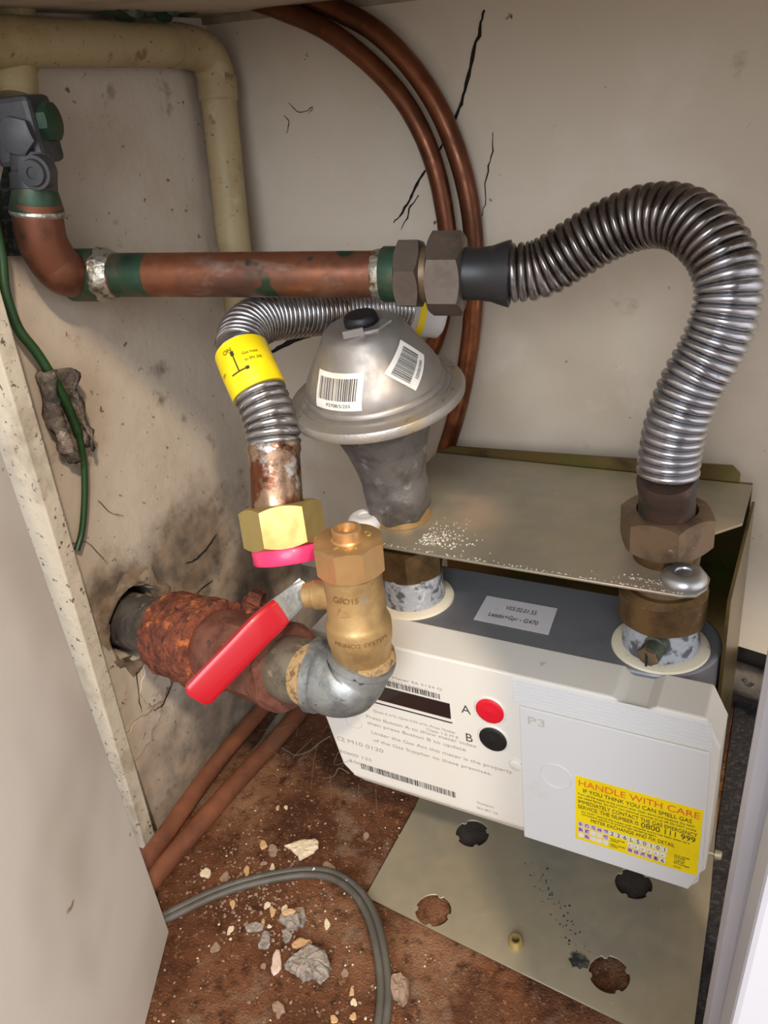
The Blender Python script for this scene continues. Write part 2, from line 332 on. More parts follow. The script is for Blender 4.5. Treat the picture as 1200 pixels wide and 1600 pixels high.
def bars(x0, x1, y0, y1, seed, Mf, m, parent, name='barcode', dens=60, bend=None, sub=1):
    rnd = random.Random(seed); bm = bmesh.new(); x = x0; u = (x1-x0)/dens
    while x < x1-u*2:
        w_ = u*rnd.choice((.5, .5, 1, 1.5)); 
        a = [bm.verts.new((x, y, .00006)) for y in [y0+(y1-y0)*i/sub for i in range(sub+1)]]; b = [bm.verts.new((x+w_, y, .00006)) for y in [y0+(y1-y0)*i/sub for i in range(sub+1)]]
        for i in range(sub): bm.faces.new((a[i], b[i], b[i+1], a[i+1]))
        x += w_ + u*rnd.choice((.5, .6, 1))
    for v in bm.verts: v.co = bend(v.co) if bend else Mf @ v.co
    return finish(bm, name, m, parent, smooth=False)

# ================================================================== THE SETTING
YB = .15; XL = -.2; ZF = -.206
def struct(bm, name, m, **k): return finish(bm, name, m, kind='structure', **k)
struct(box((-.5, -.75, ZF-.02), (.55, .3, ZF)), 'floor', floor_m, smooth=False)
# back wall: a plaster board that stops above a dark recess
ripple = random.Random(3)
bk = [(-.2, .36), (.5, .36), (.5, -.108)] + [(.5-.7*i/24, -.102+ripple.uniform(-.003, .003)) for i in range(1, 24)] + [(-.2, -.1)]
wall_back = struct(curve_plate([bk], .014, frame3((0, YB+.007, 0), (1, 0, 0), (0, 0, 1))), 'wall_back', plaster_back, smooth=False)
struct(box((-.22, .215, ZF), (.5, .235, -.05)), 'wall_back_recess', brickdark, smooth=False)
# left wall with the broken hole of the supply pipe
HC = aX(214, 972, XL)                       # centre of the hole
rh = random.Random(5)
hole = [(HC.y + (.0275+rh.uniform(-.003, .0035))*math.cos(2*PI*k/30), HC.z + (.0285+rh.uniform(-.003, .0035))*math.sin(2*PI*k/30)) for k in range(30)]
ML = frame3((XL-.02, 0, 0), (0, 1, 0), (0, 0, 1))
wall_left = struct(curve_plate([[(-.09, ZF), (.235, ZF), (.235, .36), (-.09, .36)], hole], .04, ML), 'wall_left', plaster_left, smooth=False)
struct(box((XL-.055, HC.y-.05, HC.z-.05), (XL-.041, HC.y+.05, HC.z+.05)), 'wall_left_core', brickdark, smooth=False)
def wall_patch(parent, name, cen, ru, rv, m, seed, n=40, amp=.3, th=.0012, plane='L', jitter=.12):
    """irregular broken render / stain layer lying on a wall"""
    r = random.Random(seed); ph = [r.uniform(0, 6.28) for _ in range(5)]; L = []
    for k in range(n):
        a = 2*PI*k/n; s = 1+amp*(.5*math.sin(2*a+ph[0])+.35*math.sin(3*a+ph[1])+.25*math.sin(5*a+ph[2]))+r.uniform(-jitter, jitter)
        L.append((cen[0]+ru*s*math.cos(a), cen[1]+rv*s*math.sin(a)))
    Mx = frame3((XL+th/2, 0, 0), (0, 1, 0), (0, 0, 1)) if plane == 'L' else frame3((0, YB-th/2, 0), (1, 0, 0), (0, 0, 1))
    return L, Mx
def add_patch(parent, name, cen, ru, rv, m, seed, holes=None, **k):
    th = k.get('th', .0012); L, Mx = wall_patch(parent, name, cen, ru, rv, m, seed, **k)
    return finish(curve_plate([L]+(holes or []), th, Mx), name, m, parent, smooth=False, kind='structure')
for i, (px_, py_, w_, h_) in enumerate([(240, 1060, .016, .02), (172, 1060, .008, .03), (215, 1150, .022, .012)]):
    c = aX(px_, py_, XL); add_patch(wall_left, 'plaster_remnant', (c.y, c.z), w_, h_, plaster_left, 20+i, th=.0022)
def crack(parent, pts, wd, name='crack', off=.0004):
    bm = bmesh.new(); r = random.Random(len(pts)*7+int(abs(pts[0][0]*1000))); P = []
    Q = cat_rom(pts, 4)
    for i, p in enumerate(Q): P.append(p + V((r.uniform(-1, 1), r.uniform(-1, 1), r.uniform(-1, 1)))*.0007)
    X = abs(pts[0][0]-XL) < .003; nrm = V((1, 0, 0)) if X else V((0, -1, 0)); prev = None
    for i in range(len(P)):
        t = (P[min(i+1, len(P)-1)]-P[max(i-1, 0)]).normalized(); s = t.cross(nrm).normalized(); ww = wd*(.25+.75*math.sin(PI*min(1, (i+1)/len(P)*.9+.08)))*r.uniform(.6, 1.2)/2
        c = P[i].copy()
        if X: c.x = XL+.0015+off
        else: c.y = YB-off
        a = bm.verts.new(c+s*ww); b = bm.verts.new(c-s*ww)
        if prev: bm.faces.new((prev[0], prev[1], b, a))
        prev = (a, b)
    return finish(bm, name, crack_m, parent, smooth=False, kind='structure')
BW = lambda L: [aY(x, y, YB) for x, y in L]
LW = lambda L: [aX(x, y, XL) for x, y in L]
for pts, wd in [([(756, 16), (751, 45), (738, 92), (726, 140), (718, 170), (705, 205), (688, 232)], .0027), ([(690, 228), (672, 256), (652, 288), (640, 312), (626, 336), (616, 348)], .002),
                ([(655, 305), (642, 322), (636, 340), (628, 358)], .0012), ([(771, 205), (769, 245), (760, 275), (758, 320), (750, 344)], .001), ([(738, 360), (722, 364), (712, 366)], .001),
                ([(408, 556), (436, 545), (466, 529), (500, 520), (520, 514)], .004), ([(379, 655), (372, 685), (366, 705)], .0016), ([(430, 560), (425, 600), (420, 640)], .001),
                ([(450, 160), (468, 175), (490, 168), (480, 180)], .0007), ([(445, 180), (452, 195), (448, 210)], .0007)]:
    crack(wall_back, BW(pts), wd)
for pts, wd in [([(335, 835), (318, 858), (304, 872), (288, 880)], .0018), ([(268, 1062), (252, 1098), (236, 1120), (228, 1142)], .0016), ([(210, 1035), (213, 1078), (218, 1112)], .0012),
                ([(330, 905), (300, 930), (285, 945)], .0012), ([(150, 780), (170, 800), (190, 805)], .0006), ([(95, 860), (130, 845), (165, 880)], .0006)]:
    crack(wall_left, LW(pts), wd)
# broken plaster lip around the hole
bm = bmesh.new(); r = random.Random(9); rg_ = []
for (rr0, xx) in ((-.002, -.006), (-.0005, .0016), (.0028, .0024), (.006, .0012), (.0085, -.001)):
    rg_.append([bm.verts.new((XL+xx+r.uniform(-.0006, .0008), HC.y+(.0285+rr0*(1+.5*math.sin(k*1.3))+r.uniform(-.0008, .0008))*math.cos(2*PI*k/44), HC.z+(.0295+rr0*(1+.5*math.sin(k*1.3))+r.uniform(-.0008, .0008))*math.sin(2*PI*k/44))) for k in range(44)])
for A_, B_ in zip(rg_, rg_[1:]):
    for k in range(44): bm.faces.new((A_[k], A_[(k+1) % 44], B_[(k+1) % 44], B_[k]))
finish(bm, 'broken_plaster_rim', stain, wall_left, kind='structure')
# shelf board overhead (its near edge throws the diagonal shade on the left wall)
cb = [(-.26, .352), (.5, .305)]
ceil_bm = prism([(-.3, -.165, .3525), (.5, -.165, .3155), (.5, -.165, .345), (-.3, -.165, .382)], (0, .395, 0))
struct(ceil_bm, 'ceiling', board, smooth=False)
struct(prism([(-.2, YB-.004, .3437), (.5, YB-.004, .3113), (.5, YB-.004, .3165), (-.2, YB-.004, .3489)], (0, .01, 0)), 'trim_ceiling', board, smooth=False)
# batten standing against the left wall
b0 = V((-.1975, -.095, ZF)); b1 = aY(6, 469, -.095)
dv = (b1-b0)/(b1.z-b0.z); t0 = b0; t1 = b0 + dv*.565
struct(prism([t0, t0-V((.06, 0, 0)), t1-V((.06, 0, 0)), t1], (0, -.012, 0)), 'trim_batten', strip_m, smooth=False, bevel=.001)
# open white door board in front on the left, its foot on the carpet
q0 = aZ(265, 1455, ZF); dr = V((.029, -.0555, 0)).normalized(); nn = V((-dr.y, dr.x, 0))
if nn.x > 0: nn = -nn
struct(prism([q0, q0+dr*.27, q0+dr*.27+V((0, 0, .5)), q0+V((0, 0, .5))], nn*.016), 'door_1', panel_m, smooth=False, bevel=.0015)
# right side: cupboard side, its rounded grey front post, white face frame
struct(box((.212, -.135, ZF), (.235, -.085, .16)), 'wall_right', frame_m, smooth=False)
def leaning_post(pa, pb, y, w_, d_, name, m, bv):
    a = aY(*pa, y); b = aY(*pb, y); k = (b-a)/(b.z-a.z); lo = a+k*(ZF-a.z); hi = a+k*(.3-a.z)
    return struct(prism([lo, lo+V((w_, 0, 0)), hi+V((w_, 0, 0)), hi], (0, d_, 0)), name, m, smooth=False, bevel=bv)
leaning_post((1099, 1600), (1195, 1050), -.15, .06, .05, 'trim_post', frame_m, .006)
leaning_post((1141, 1600), (1200, 1350), -.21, .06, .05, 'trim_face', whiteboard, .002)
struct(box((-.012, -.028, ZF), (.183, .214, ZF+.0012)), 'floor_shade_sheet', brickdark, smooth=False)  # added dark sheet in masonry colour, standing in for shade under the base plate
struct(prism([(.184, .214, ZF), (.194, -.1, ZF), (.1955, -.3, ZF), (.26, -.3, ZF), (.26, .214, ZF)], (0, 0, .0018)), 'floor_grit_shade_strip', mat('gritty_dust_and_shade', (44, 40, 40), .95, layers=[((70, 66, 66), 260, .5, .62), ((26, 24, 24), 40, .5, .65)], bump=(400, .8, .002)), smooth=False)  # dark grit beside the plate; shade from blocked light is in its colour too

# ================================================================== METER BRACKET
ZP = .048
br = thing('meter_bracket', 'passivated steel meter bracket with shelf plate above and pierced plate below the gas meter', 'bracket', (.08, .11, ZF))
def mm(z): return frame3((0, 0, z), (1, 0, 0), (0, 1, 0))
plate = [(-.024, -.0205), (.164, -.0205), (.171, -.018), (.175, -.010), (.175, 0), (.168, .012), (.166, .043), (.1835, .064), (.1835, .116), (-.031, .116), (-.034, -.008), (-.0305, -.017)]
finish(curve_plate([plate], .0016, mm(ZP-.0008)), 'shelf_plate', zincplate, br, smooth=False)
backo = [(-.031, ZF+.006), (.1835, ZF+.006), (.1835, ZP), (.176, ZP), (.176, ZP+.006), (.171, ZP+.011), (-.02, ZP+.0055), (-.031, ZP)]
finish(curve_plate([backo], .0018, frame3((0, .118, 0), (1, 0, 0), (0, 0, 1))), 'back_plate', zincback, br, smooth=False)
def notched(cx, cy, r, rot):
    L = []
    for k in range(72):
        a = 2*PI*k/72; rr = r
        for nch in (rot, rot+PI/2+.25, rot+PI+.15, rot+3*PI/2):
            dlt = abs((a-nch+PI) % (2*PI)-PI)
            if dlt < .14: rr = r*.86
        L.append((cx+rr*math.cos(a), cy+rr*math.sin(a)))
    return L
ZB = -.2
H = [aZ(738, 1302, ZB), aZ(677, 1422, ZB), aZ(990, 1380, ZB), aZ(952, 1522, ZB)]
c0 = aZ(573, 1401, ZB); c1 = aZ(962, 1592, ZB); c2 = c1 + (c1-c0)*.24
SC = aZ(806, 1474, ZB)
loops = [[(c0.x-.001, c0.y), (c2.x, c2.y), (.1925, .0), (.184, .117), (-.031, .117), (-.0205, .004)]] + [notched(h.x, h.y, .0121, .6+i) for i, h in enumerate(H)] + [[(SC.x+.0028*math.cos(-k/10*PI), SC.y+.0028*math.sin(-k/10*PI)) for k in range(20)]]
finish(curve_plate(loops, .0016, mm(ZB-.0008)), 'base_plate', zincplate, br, smooth=False)
bm = lathe(SC+V((0, 0, -.004)), SC+V((0, 0, .0045)), [(0, .0045), (.45, .0047), (.9, .0042), (1, .0038), (1, .0026), (.1, .0026), (.1, 0)], 32)
finish(bm, 'threaded_boss', brassnew, br)
q = aY(1112, 1333, .004)
finish(lathe(V((.186, .004, q.z)), V((.196, .004, q.z)), [(0, .0015), (.6, .0015), (.6, .003), (.9, .003), (1, .002)], 20), 'rivet', zincplate, br)
finish(box((.1842, -.0, q.z-.006), (.1860, .117, ZP-.012)), 'side_plate', zincback, br, smooth=False)
for (px_, py_, m_, m2) in [(1069, 902, zinc, nutgrey), (571, 812, frost, copper_dark)]:
    c = aZ(px_, py_, ZP+.003); c.z = ZP
    cap_ = finish(lathe(c, c+V((0, 0, .0070)), [(0, .0108), (.25, .0116), (.6, .0112), (.9, .009), (1, .0072), (.9, .0048), (.78, .0042)], 40), 'retaining_cap', m_, br)
    finish(lathe(c+V((0, 0, .003)), c+V((0, 0, .005)), [(0, .0036), (.8, .0036), (1, .0026)], 24), 'bolt_end', m2, cap_)
# grime scattered on the shelf by the regulator and a dark smear on the base plate
def crumbs(name, pts, m, parent=None, smin=.0003, smax=.0009, seed=1, flat=.5):
    bm = bmesh.new(); r = random.Random(seed)
    for p in pts:
        s = r.uniform(smin, smax); o = bmesh.ops.create_icosphere(bm, subdivisions=1, radius=s)['verts']
        k = V((r.uniform(.7, 1.4), r.uniform(.7, 1.4), flat))
        for v in o: v.co = V(p) + V((v.co.x*k.x, v.co.y*k.y, v.co.z*k.z + s*flat*.8))*1.0
    return bm
r = random.Random(31)
pts = [V((.012+abs(r.gauss(0, .013)), -.012+abs(r.gauss(0, .012)), ZP)) for _ in range(260)] + [V((r.uniform(-.01, .165), -.0195+abs(r.gauss(0, .0012)), ZP)) for _ in range(110)] + [V((.148+r.gauss(0, .008), -.014+abs(r.gauss(0, .002)), ZP)) for _ in range(50)]
o = solo(crumbs('d', pts, None, seed=2, smin=.0002, smax=.0006), 'plaster_dust', paper, 'pale gritty dust scattered on the steel shelf around the regulator foot', 'dust', smooth=False); o['kind'] = 'stuff'
pts = []
for _ in range(60): t = r.random(); a = aZ(835, 1355, ZB); b = aZ(905, 1480, ZB); pts.append(a.lerp(b, t)+V((r.gauss(0, .0035), r.gauss(0, .0035), 0)))
o = solo(crumbs('d', pts, None, seed=4, smin=.0003, smax=.0007, flat=.3), 'grit', dirt, 'trail of tiny dark grit specks across the pierced base plate', 'grit', smooth=False); o['kind'] = 'stuff'
sm = aZ(905, 1503, ZB)
for c, a, b_, rot in [(sm, .0055, .0042, .3)]:
    L = [(c.x+a*(1+r.uniform(-.3, .3))*math.cos(2*PI*k/22), c.y+b_*(1+r.uniform(-.3, .3))*math.sin(2*PI*k/22)) for k in range(22)]
    solo(curve_plate([L], .0012, mm(ZB+.0006)), 'grease_blob', dirt, 'black greasy blob on the base plate beside the lower right hole', 'grime', smooth=False)

# ================================================================== GAS METER
gm = thing('gas_meter', 'white fronted smart gas meter with red and black buttons under the steel shelf', 'gas meter', (.076, 0, -.122))
def stadium(x0, x1, y0, y1, rad, n=12):
    L = []
    for cx, cy, a0 in ((x1-rad, y1-rad, 0), (x0+rad, y1-rad, PI/2), (x0+rad, y0+rad, PI), (x1-rad, y0+rad, 3*PI/2)):
        for k in range(n+1): a = a0+PI/2*k/n; L.append((cx+rad*math.cos(a), cy+rad*math.sin(a)))
    return L
bm = prism([(x, y, -.118) for x, y in stadium(-.036, .1836, -.0265, .042, .034)], (0, 0, .118))
finish(bm, 'meter_case', case_m, gm, bevel=.002)
YC = -.0525
out = [(-.0455, .0005), (.139, .0005), (.1435, -.0035), (.155, -.0035), (.1605, .0005), (.184, .0005), (.192, -.0165), (.191, -.1045), (.184, -.1165), (-.0315, -.1165), (-.0385, -.1095), (-.0465, -.07), (-.0475, -.012)]
bm = bmesh.new(); rings = []
cx_, cz_ = .07, -.05
for y, ins in ((YC, 0), (YC+.006, -.0012), (-.0365, -.0012), (-.0362, .0), (-.0245, 0)):
    rings.append([bm.verts.new((x, y, z)) for x, z in out])
for y_i, rr in enumerate(rings):
    pass
for A, B in zip(rings, rings[1:]):
    for k in range(len(A)): bm.faces.new((A[k], A[(k+1) % len(A)], B[(k+1) % len(A)], B[k]))
bm.faces.new(rings[0]); bm.faces.new(rings[-1][::-1])
finish(bm, 'front_cover', cover_m, gm, smooth=False, bevel=.0012)
# lower lip of the cover (bevelled foot seen below the print)
finish(prism([(-.0315, YC, -.1165), (.088, YC, -.1165), (.088, YC+.004, -.1235), (-.0255, YC+.004, -.1235)], (0, .02, 0)), 'cover_foot', cover_m, gm, smooth=False)
# service panel on the right half
pan = [(.0885, -.0195), (.1875, -.0195), (.1895, -.1035), (.1835, -.122), (.0885, -.122)]
finish(prism([(x, YC, z) for x, z in pan], (0, -.0014, 0)), 'service_panel', panel_w, gm, smooth=False, bevel=.0006)
finish(prism([(x, YC+.012, z) for x, z in [(.0885, -.115), (.188, -.115), (.1835, -.122), (.0885, -.122)]], (0, -.0118, 0)), 'panel_return', panel_w, gm, smooth=False)
bm = bmesh.new()
for i in range(7):
    z = -.0015-.0024*i; prism([(.085+.0002*i, YC, z), (.187+.0002*i, YC, z), (.187+.0002*i, YC-.0009, z-.0006), (.085, YC-.0009, z-.0006)], (0, 0, -.0011), bm)
finish(bm, 'grip_ridges', panel_w, gm, smooth=False)
def FY(x, y, off=.0001): return aY(x, y, YC-off)
c = aY(869, 1213, YC-.0014)
bm = bmesh.new(); ring = [c+V((.0088*math.cos(2*PI*k/48), 0, .0088*math.sin(2*PI*k/48))) for k in range(49)]
sweep(bm, ring, .0005, 8, caps=False); finish(bm, 'moulded_ring', panel_w, gm)
c = FY(806, 1195); finish(lathe(c+V((0, .001, 0)), c+V((0, -.0012, 0)), [(0, .0042), (.8, .004), (1, .0034)], 28), 'clip_boss', cover_m, gm)
# display window
d0 = FY(704, 1100); zt = d0.z; 
finish(box((-.024, YC-.0003, zt-.0115), (.0455, YC+.001, zt)), 'display_window', mat('display_glass', (40, 28, 28), .15, coat=.5), gm, smooth=False)
finish(box((-.024, YC-.0006, zt-.0145), (.0462, YC, zt-.0135)), 'window_line', blackm, gm, smooth=False)
finish(box((-.024, YC-.0006, zt-.0135), (.0467, YC, zt-.0115)), 'window_ledge', cover_m, gm, smooth=False)
# push buttons in their shallow dishes
for (px_, py_, m_, nm) in [(766, 1110, red_btn, 'red button marked A'), (771, 1154, blackm, 'black button marked B')]:
    c = FY(px_, py_)
    dish = finish(lathe(c+V((0, .001, 0)), c+V((0, -.0007, 0)), [(0, .0098), (.7, .0098), (1, .0092), (.9, .0087)], 40), 'button_bezel', cover_m, gm)
    b = finish(lathe(c+V((0, .001, 0)), c+V((0, -.0017, 0)), [(0, .0084), (.8, .0084), (.95, .0078), (1, .006), (1.02, .0012), (1.06, .0009), (1.06, 0)], 40), 'push_button', m_, gm, label=nm)
def MF(x, y, off=.00012): return frame3(aY(x, y, YC-off), (1, 0, 0), (0, 0, 1))
text('A', MF(721, 1113), .0088, blacktext, gm); text('B', MF(727, 1157), .0088, blacktext, gm)
o_ = aY(600, 1150, YC-.0001); Mo = frame3((0, YC-.0001, 0), (1, 0, 0), (0, 0, 1))
def at2(x, y): p = FY(x, y); return p.x, p.z
def row(s, x, y, size, x2=None):
    a = at2(x, y); wd = None
    if x2: wd = at2(x2, y+(x2-x)*.29)[0]-a[0]
    return (s, a[0], a[1], size, wd)
texts([row('Landis+Gyr Meter E6 S134 G', 560, 1047, .0026, 690), row('E6S02128012', 600, 1064, .0024, 668), row('Qmax 6 m³/h, Qmin 0.04 m³/h, Pmax 75mbar', 583, 1112, .0028, 712), row('Class 1.5 M E', 666, 1141, .0028, 716),
       row('Press Button A to show meter index', 572, 1121, .0036, 744), row('then press Button B to update', 574, 1131, .0036, 728),
       row('Under the Gas Act this meter is the property', 580, 1146, .0036, 800), row('of the Gas Supplier to these premises.', 583, 1158, .0036, 768),
       row('CE', 527, 1156, .0052), row('Stockport', 745, 1255, .0028), row('SK3 0RT, UK', 745, 1263, .0026)], Mo, greytext, gm, 'front_print')
texts([row('M10 0120', 543, 1160, .0046, 598), row('E0600 125', 531, 1175, .0034, 580), row('2009    .60', 545, 1190, .0034, 606), row('2009 W 22/03/1100 10 11', 598, 1212, .0016)], Mo, greytext, gm, 'small_print')
c = FY(553, 1128); bm = bmesh.new(); sweep(bm, [c+V((.006*math.cos(2*PI*k/32), 0, .005*math.sin(2*PI*k/32))) for k in range(33)], .0002, 6, caps=False); finish(bm, 'printed_roundel', palegrey, gm)
a = at2(566, 1207); b = at2(717, 1250); bars(a[0], b[0], -.1085, -.1035, 5, Mo, blacktext, gm, dens=95)
a = at2(604, 1070); b = at2(690, 1090); bars(a[0]-.02, b[0], zt+.0015, zt+.0055, 6, Mo, blacktext, gm, dens=90)
Mp = frame3((0, YC-.0016, 0), (1, 0, 0), (0, 0, 1))
pp = aY(823, 1130, YC-.0016); texts([('P3', pp.x, pp.z, .0075, .0095)], Mp, palegrey, gm, 'handwriting')
# yellow HANDLE WITH CARE label
yl = [aY(898, 1211, YC-.0015), aY(1099, 1266, YC-.0015), aY(1092, 1364, YC-.0015), aY(903, 1311, YC-.0015)]
YLx, YLz = yl[0].x+.0005, yl[0].z; YW = .067; YH = .0495
ylab = finish(box((YLx, YC-.0017, YLz-YH), (YLx+YW, YC-.00135, YLz)), 'warning_label', yellow, gm, smooth=False, label='yellow warning label')
My = frame3((YLx, YC-.0018, YLz-YH), (1, 0, 0), (0, 0, 1)); u = YW; h = YH
texts([('HANDLE WITH CARE', .02*u, .865*h, .0064, .95*u)], My, redtext, ylab, 'red_heading')
texts([('IF YOU THINK YOU CAN SMELL GAS', .06*u, .775*h, .0040, .86*u), ('Turn off the supply at the control valve. Open doors and windows. Do NOT', .02*u, .722*h, .0020, .93*u),
       ('use naked flames. Do NOT turn electrical switches on or off. Do NOT smoke', .02*u, .672*h, .0020, .94*u), ('IMMEDIATELY CONTACT THE GAS EMERGENCY', .02*u, .59*h, .0040, .95*u),
       ('SERVICE. THE NUMBER IS', .02*u, .51*h, .0040, .5*u), ('0800 111 999', .54*u, .50*h, .0056, .42*u), ('Do NOT restore the supply until remedial action has been taken by a', .05*u, .455*h, .0019, .87*u),
       ('competent person to prevent gas escaping again.', .05*u, .415*h, .0019, .62*u), ('METER EXCHANGE AND FIX DETAIL', .13*u, .34*h, .0037, .68*u),
       ('OLD METER', .815*u, .215*h, .0015), ('NUMBER', .815*u, .185*h, .0015), ('T METER', .815*u, .145*h, .0015), ('SIZE OR', .815*u, .115*h, .0015), ('FIT NUMBER', .815*u, .085*h, .0015), ('DATE', .815*u, .035*h, .0015),
       ('OLD METER', .3*u, .165*h, .0015), ('INDEX', .3*u, .135*h, .0015), ('NEW METER', .3*u, .075*h, .0015), ('INDEX', .3*u, .045*h, .0015)], My, darkink, ylab, 'black_print')
bm = bmesh.new(); bmp = bmesh.new(); chars = []
def cell(bmx, x0, y0, w_, h_, z=.00005):
    vv = [bmx.verts.new((x0, y0, z)), bmx.verts.new((x0+w_, y0, z)), bmx.verts.new((x0+w_, y0+h_, z)), bmx.verts.new((x0, y0+h_, z))]; bmx.faces.new(vv)
cw = .0531*u; chh = .074*h; rr_ = random.Random(8)
digits = '226L50101'
for rI, (y0, x0, ncell) in enumerate([(.225, .025, 14), (.135, .025, 5), (.045, .025, 5), (.135, .44, 6), (.045, .44, 6)]):
    for k in range(ncell):
        cell(bm, x0*u+k*cw, y0*h+(.0 if not rI else 0), cw*.88, chh)
        pur = (rI == 0 and k < 5) or (rI == 1 and k in (0, 1, 4)) or (rI == 2 and k == 1) or (rI == 4 and k < 5)
        if pur: cell(bmp, x0*u+k*cw+cw*.08, y0*h+chh*.1, cw*.7, chh*.8, .0001)
        if rI == 0 and k >= 5: chars.append((digits[k-5], x0*u+k*cw+cw*.15, y0*h+chh*.12, chh*1.1))
        if rI == 4 and k >= 4: chars.append(('6', x0*u+k*cw+cw*.15, y0*h+chh*.12, chh*1.1))
        if rI == 3: chars.append(('-', x0*u+k*cw+cw*.15, y0*h+chh*.12, chh*1.1))
bm.transform(My); finish(bm, 'entry_boxes', paper, ylab, smooth=False)
bmp.transform(My); finish(bmp, 'purple_marks', purple, ylab, smooth=False)
My2 = frame3((YLx, YC-.0020, YLz-YH), (1, 0, 0), (0, 0, 1)); texts(chars, My2, darkink, ylab, 'handwritten_digits')
# paper label on the grey case top
P4 = [aZ(761, 931, .0003), aZ(871, 951, .0003), aZ(857, 992, .0003), aZ(740, 968, .0003)]
plab = finish(prism(P4, (0, 0, .0002)), 'firmware_label', paper_grey, gm, smooth=False, label='silver grey printed label')
ux = (P4[2]-P4[3]).normalized(); Mt = frame3(P4[3]+V((0, 0, .0003)), ux, (0, 1, 0)); LW_ = (P4[2]-P4[3]).length; LH_ = (P4[0]-P4[3]).length
texts([('V03.02.01.55', .3*LW_, .60*LH_, .0058, .42*LW_), ('Landis+Gyr - G470', .14*LW_, .24*LH_, .0058, .66*LW_)], Mt, darkink, plab, 'label_print')
# spigots with seal rings
for i, x in enumerate((0, .1524)):
    sp = finish(lathe((x, 0, -.001), (x, 0, .0224), [(0, .0208), (.3, .0203), (.6, .0198), (1, .0198)], 56, rmod=lambda a, t: 1+.006*math.sin(9*a+t*14)), 'inlet_spigot' if not i else 'outlet_spigot', spigot_m, gm)
    finish(lathe((x, 0, 0), (x, 0, .0022), [(0, .0262), (.6, .0258), (1, .0235), (1.1, .021)], 56), 'seal_ring', seal_m, sp)
np_ = finish(lathe((.1545, -.017, .0150), (.1515, -.0295, .0130), [(0, .0062), (.35, .0062), (.4, .0052), (.62, .0052), (.64, .0058), (.97, .0058), (1, .0045)], 24), 'test_nipple', nipple_m, gm)
finish(hexnut((.1522, -.0265, .0136), (.1508, -.0308, .0129), .0058, rot=.3), 'nipple_screw', bronze_old, np_)
pd = V((.1508, -.0309, .0129)); finish(box(pd+V((-.0006, -.0004, -.0052)), pd+V((.0006, .0001, .0052))), 'screw_slot', blackm, np_, smooth=False)

# union nuts below the shelf
t = thing('meter_union', 'brown brass hexagonal union nut on the left spigot under the shelf', 'union nut', (0, 0, .02), 'union nuts on the meter spigots')
finish(hexnut((0, 0, .0215), (0, 0, .0425), .0228, rot=.38), 'nut', bronze, t)
finish(lathe((0, 0, .0425), (0, 0, .0462), [(0, .0155), (1, .0155)], 40), 'threaded_neck', blackm, t)
t = thing('meter_union', 'dark tarnished union nut on the right spigot under the bright metal cap', 'union nut', (.1524, 0, .02), 'union nuts on the meter spigots')
finish(lathe((.1524, 0, .0205), (.1524, 0, .0405), [(0, .0222), (.03, .0229), (.85, .0229), (1, .0195)], 60, rmod=lambda a, t: 1+.012*math.cos(6*a)), 'nut', bronze, t)
finish(lathe((.1524, 0, .0405), (.1524, 0, .0462), [(0, .0165), (1, .0165)], 40), 'threaded_neck', bronze_old, t)

# ================================================================== REGULATOR
B = V((-.0115, .017, ZP+.0002)); T = V((-.0125, -.003, .1795)); ax = (T-B); Lr = ax.length; axn = ax.normalized()
rg = thing('gas_regulator', 'dome topped cast aluminium gas regulator with two barcode stickers on the shelf', 'gas regulator', B)
finish(lathe(B, B+V((0, 0, .007)), [(0, .0185), (.9, .0175), (1, .016)], 40), 'brass_outlet', brass, rg)
prof = [(.035, .0), (.035, .0175), (.05, .0190), (.19, .0205), (.2, .0198), (.28, .0214), (.38, .0246), (.48, .0294), (.54, .0335), (.585, .037), (.60, .036), (.60, 0)]
def flats(a, t):
    if t > .225: return 1
    k = (a % (PI/3))-PI/6; return min(1.06, .955/math.cos(k)) if t < .2 else 1
RM = lambda P_: [((t_*1.068) if t_ < .5851 and r_ < .04 else .625+(t_-.585)*(.375/.415), r_) for t_, r_ in P_]
prof = RM(prof[:-2])+[(.64, .037), (.64, 0)]
finish(lathe(B, T, prof, 72, rmod=flats), 'lower_body', alu_body, rg)
finish(lathe(B, T, [(.625, .034)]+RM([(.588, .049), (.6, .0510), (.625, .0515), (.645, .0502), (.655, .047), (.65, .041), (.65, 0)]), 72), 'clamped_rim', alu_rim, rg)
dome = [(.648, .0440), (.662, .0440), (.668, .0428), (.672, .0412), (.688, .0408), (.694, .0400), (.698, .0393), (.73, .0388), (.77, .0366), (.82, .0328), (.88, .0284), (.93, .0248), (.955, .0232), (.975, .0205), (.985, .018), (.985, .009), (.985, 0)]
dome = RM(dome)
finish(lathe(B, T, dome, 96), 'dome', alu, rg)
cap0 = B+ax*.985
finish(lathe(cap0, cap0+axn*.0055, [(0, .0095), (.3, .010), (.8, .0095), (1, .0085), (1, .0)], 10), 'vent_plug', blackm, rg)
# zinc tab
xb, yb, ab = basis(ax); fwd = (CAM-cap0); fwd = (fwd-axn*fwd.dot(axn)).normalized(); sd = axn.cross(fwd)
tc_ = cap0 + fwd*.0135 + axn*.0002
bm = prism([tc_-sd*.011+fwd*.003, tc_+sd*.008+fwd*.003, tc_+sd*.016-fwd*.006, tc_+sd*.012-fwd*.009, tc_+sd*.006-fwd*.001, tc_-sd*.011-fwd*.002], axn*.0014)
prism([tc_-sd*.011+fwd*.003, tc_-sd*.011+fwd*.0045, tc_-sd*.0+fwd*.0045, tc_+sd*.0+fwd*.003], axn*.0042, bm)
finish(bm, 'tamper_tab', zinc, rg, smooth=False)
def dome_r(t):
    for (t0_, r0_), (t1_, r1_) in zip(dome[6:], dome[7:]):
        if t0_ <= t <= t1_ and t1_ > t0_: return r0_+(r1_-r0_)*(t-t0_)/(t1_-t0_)
    return .0395
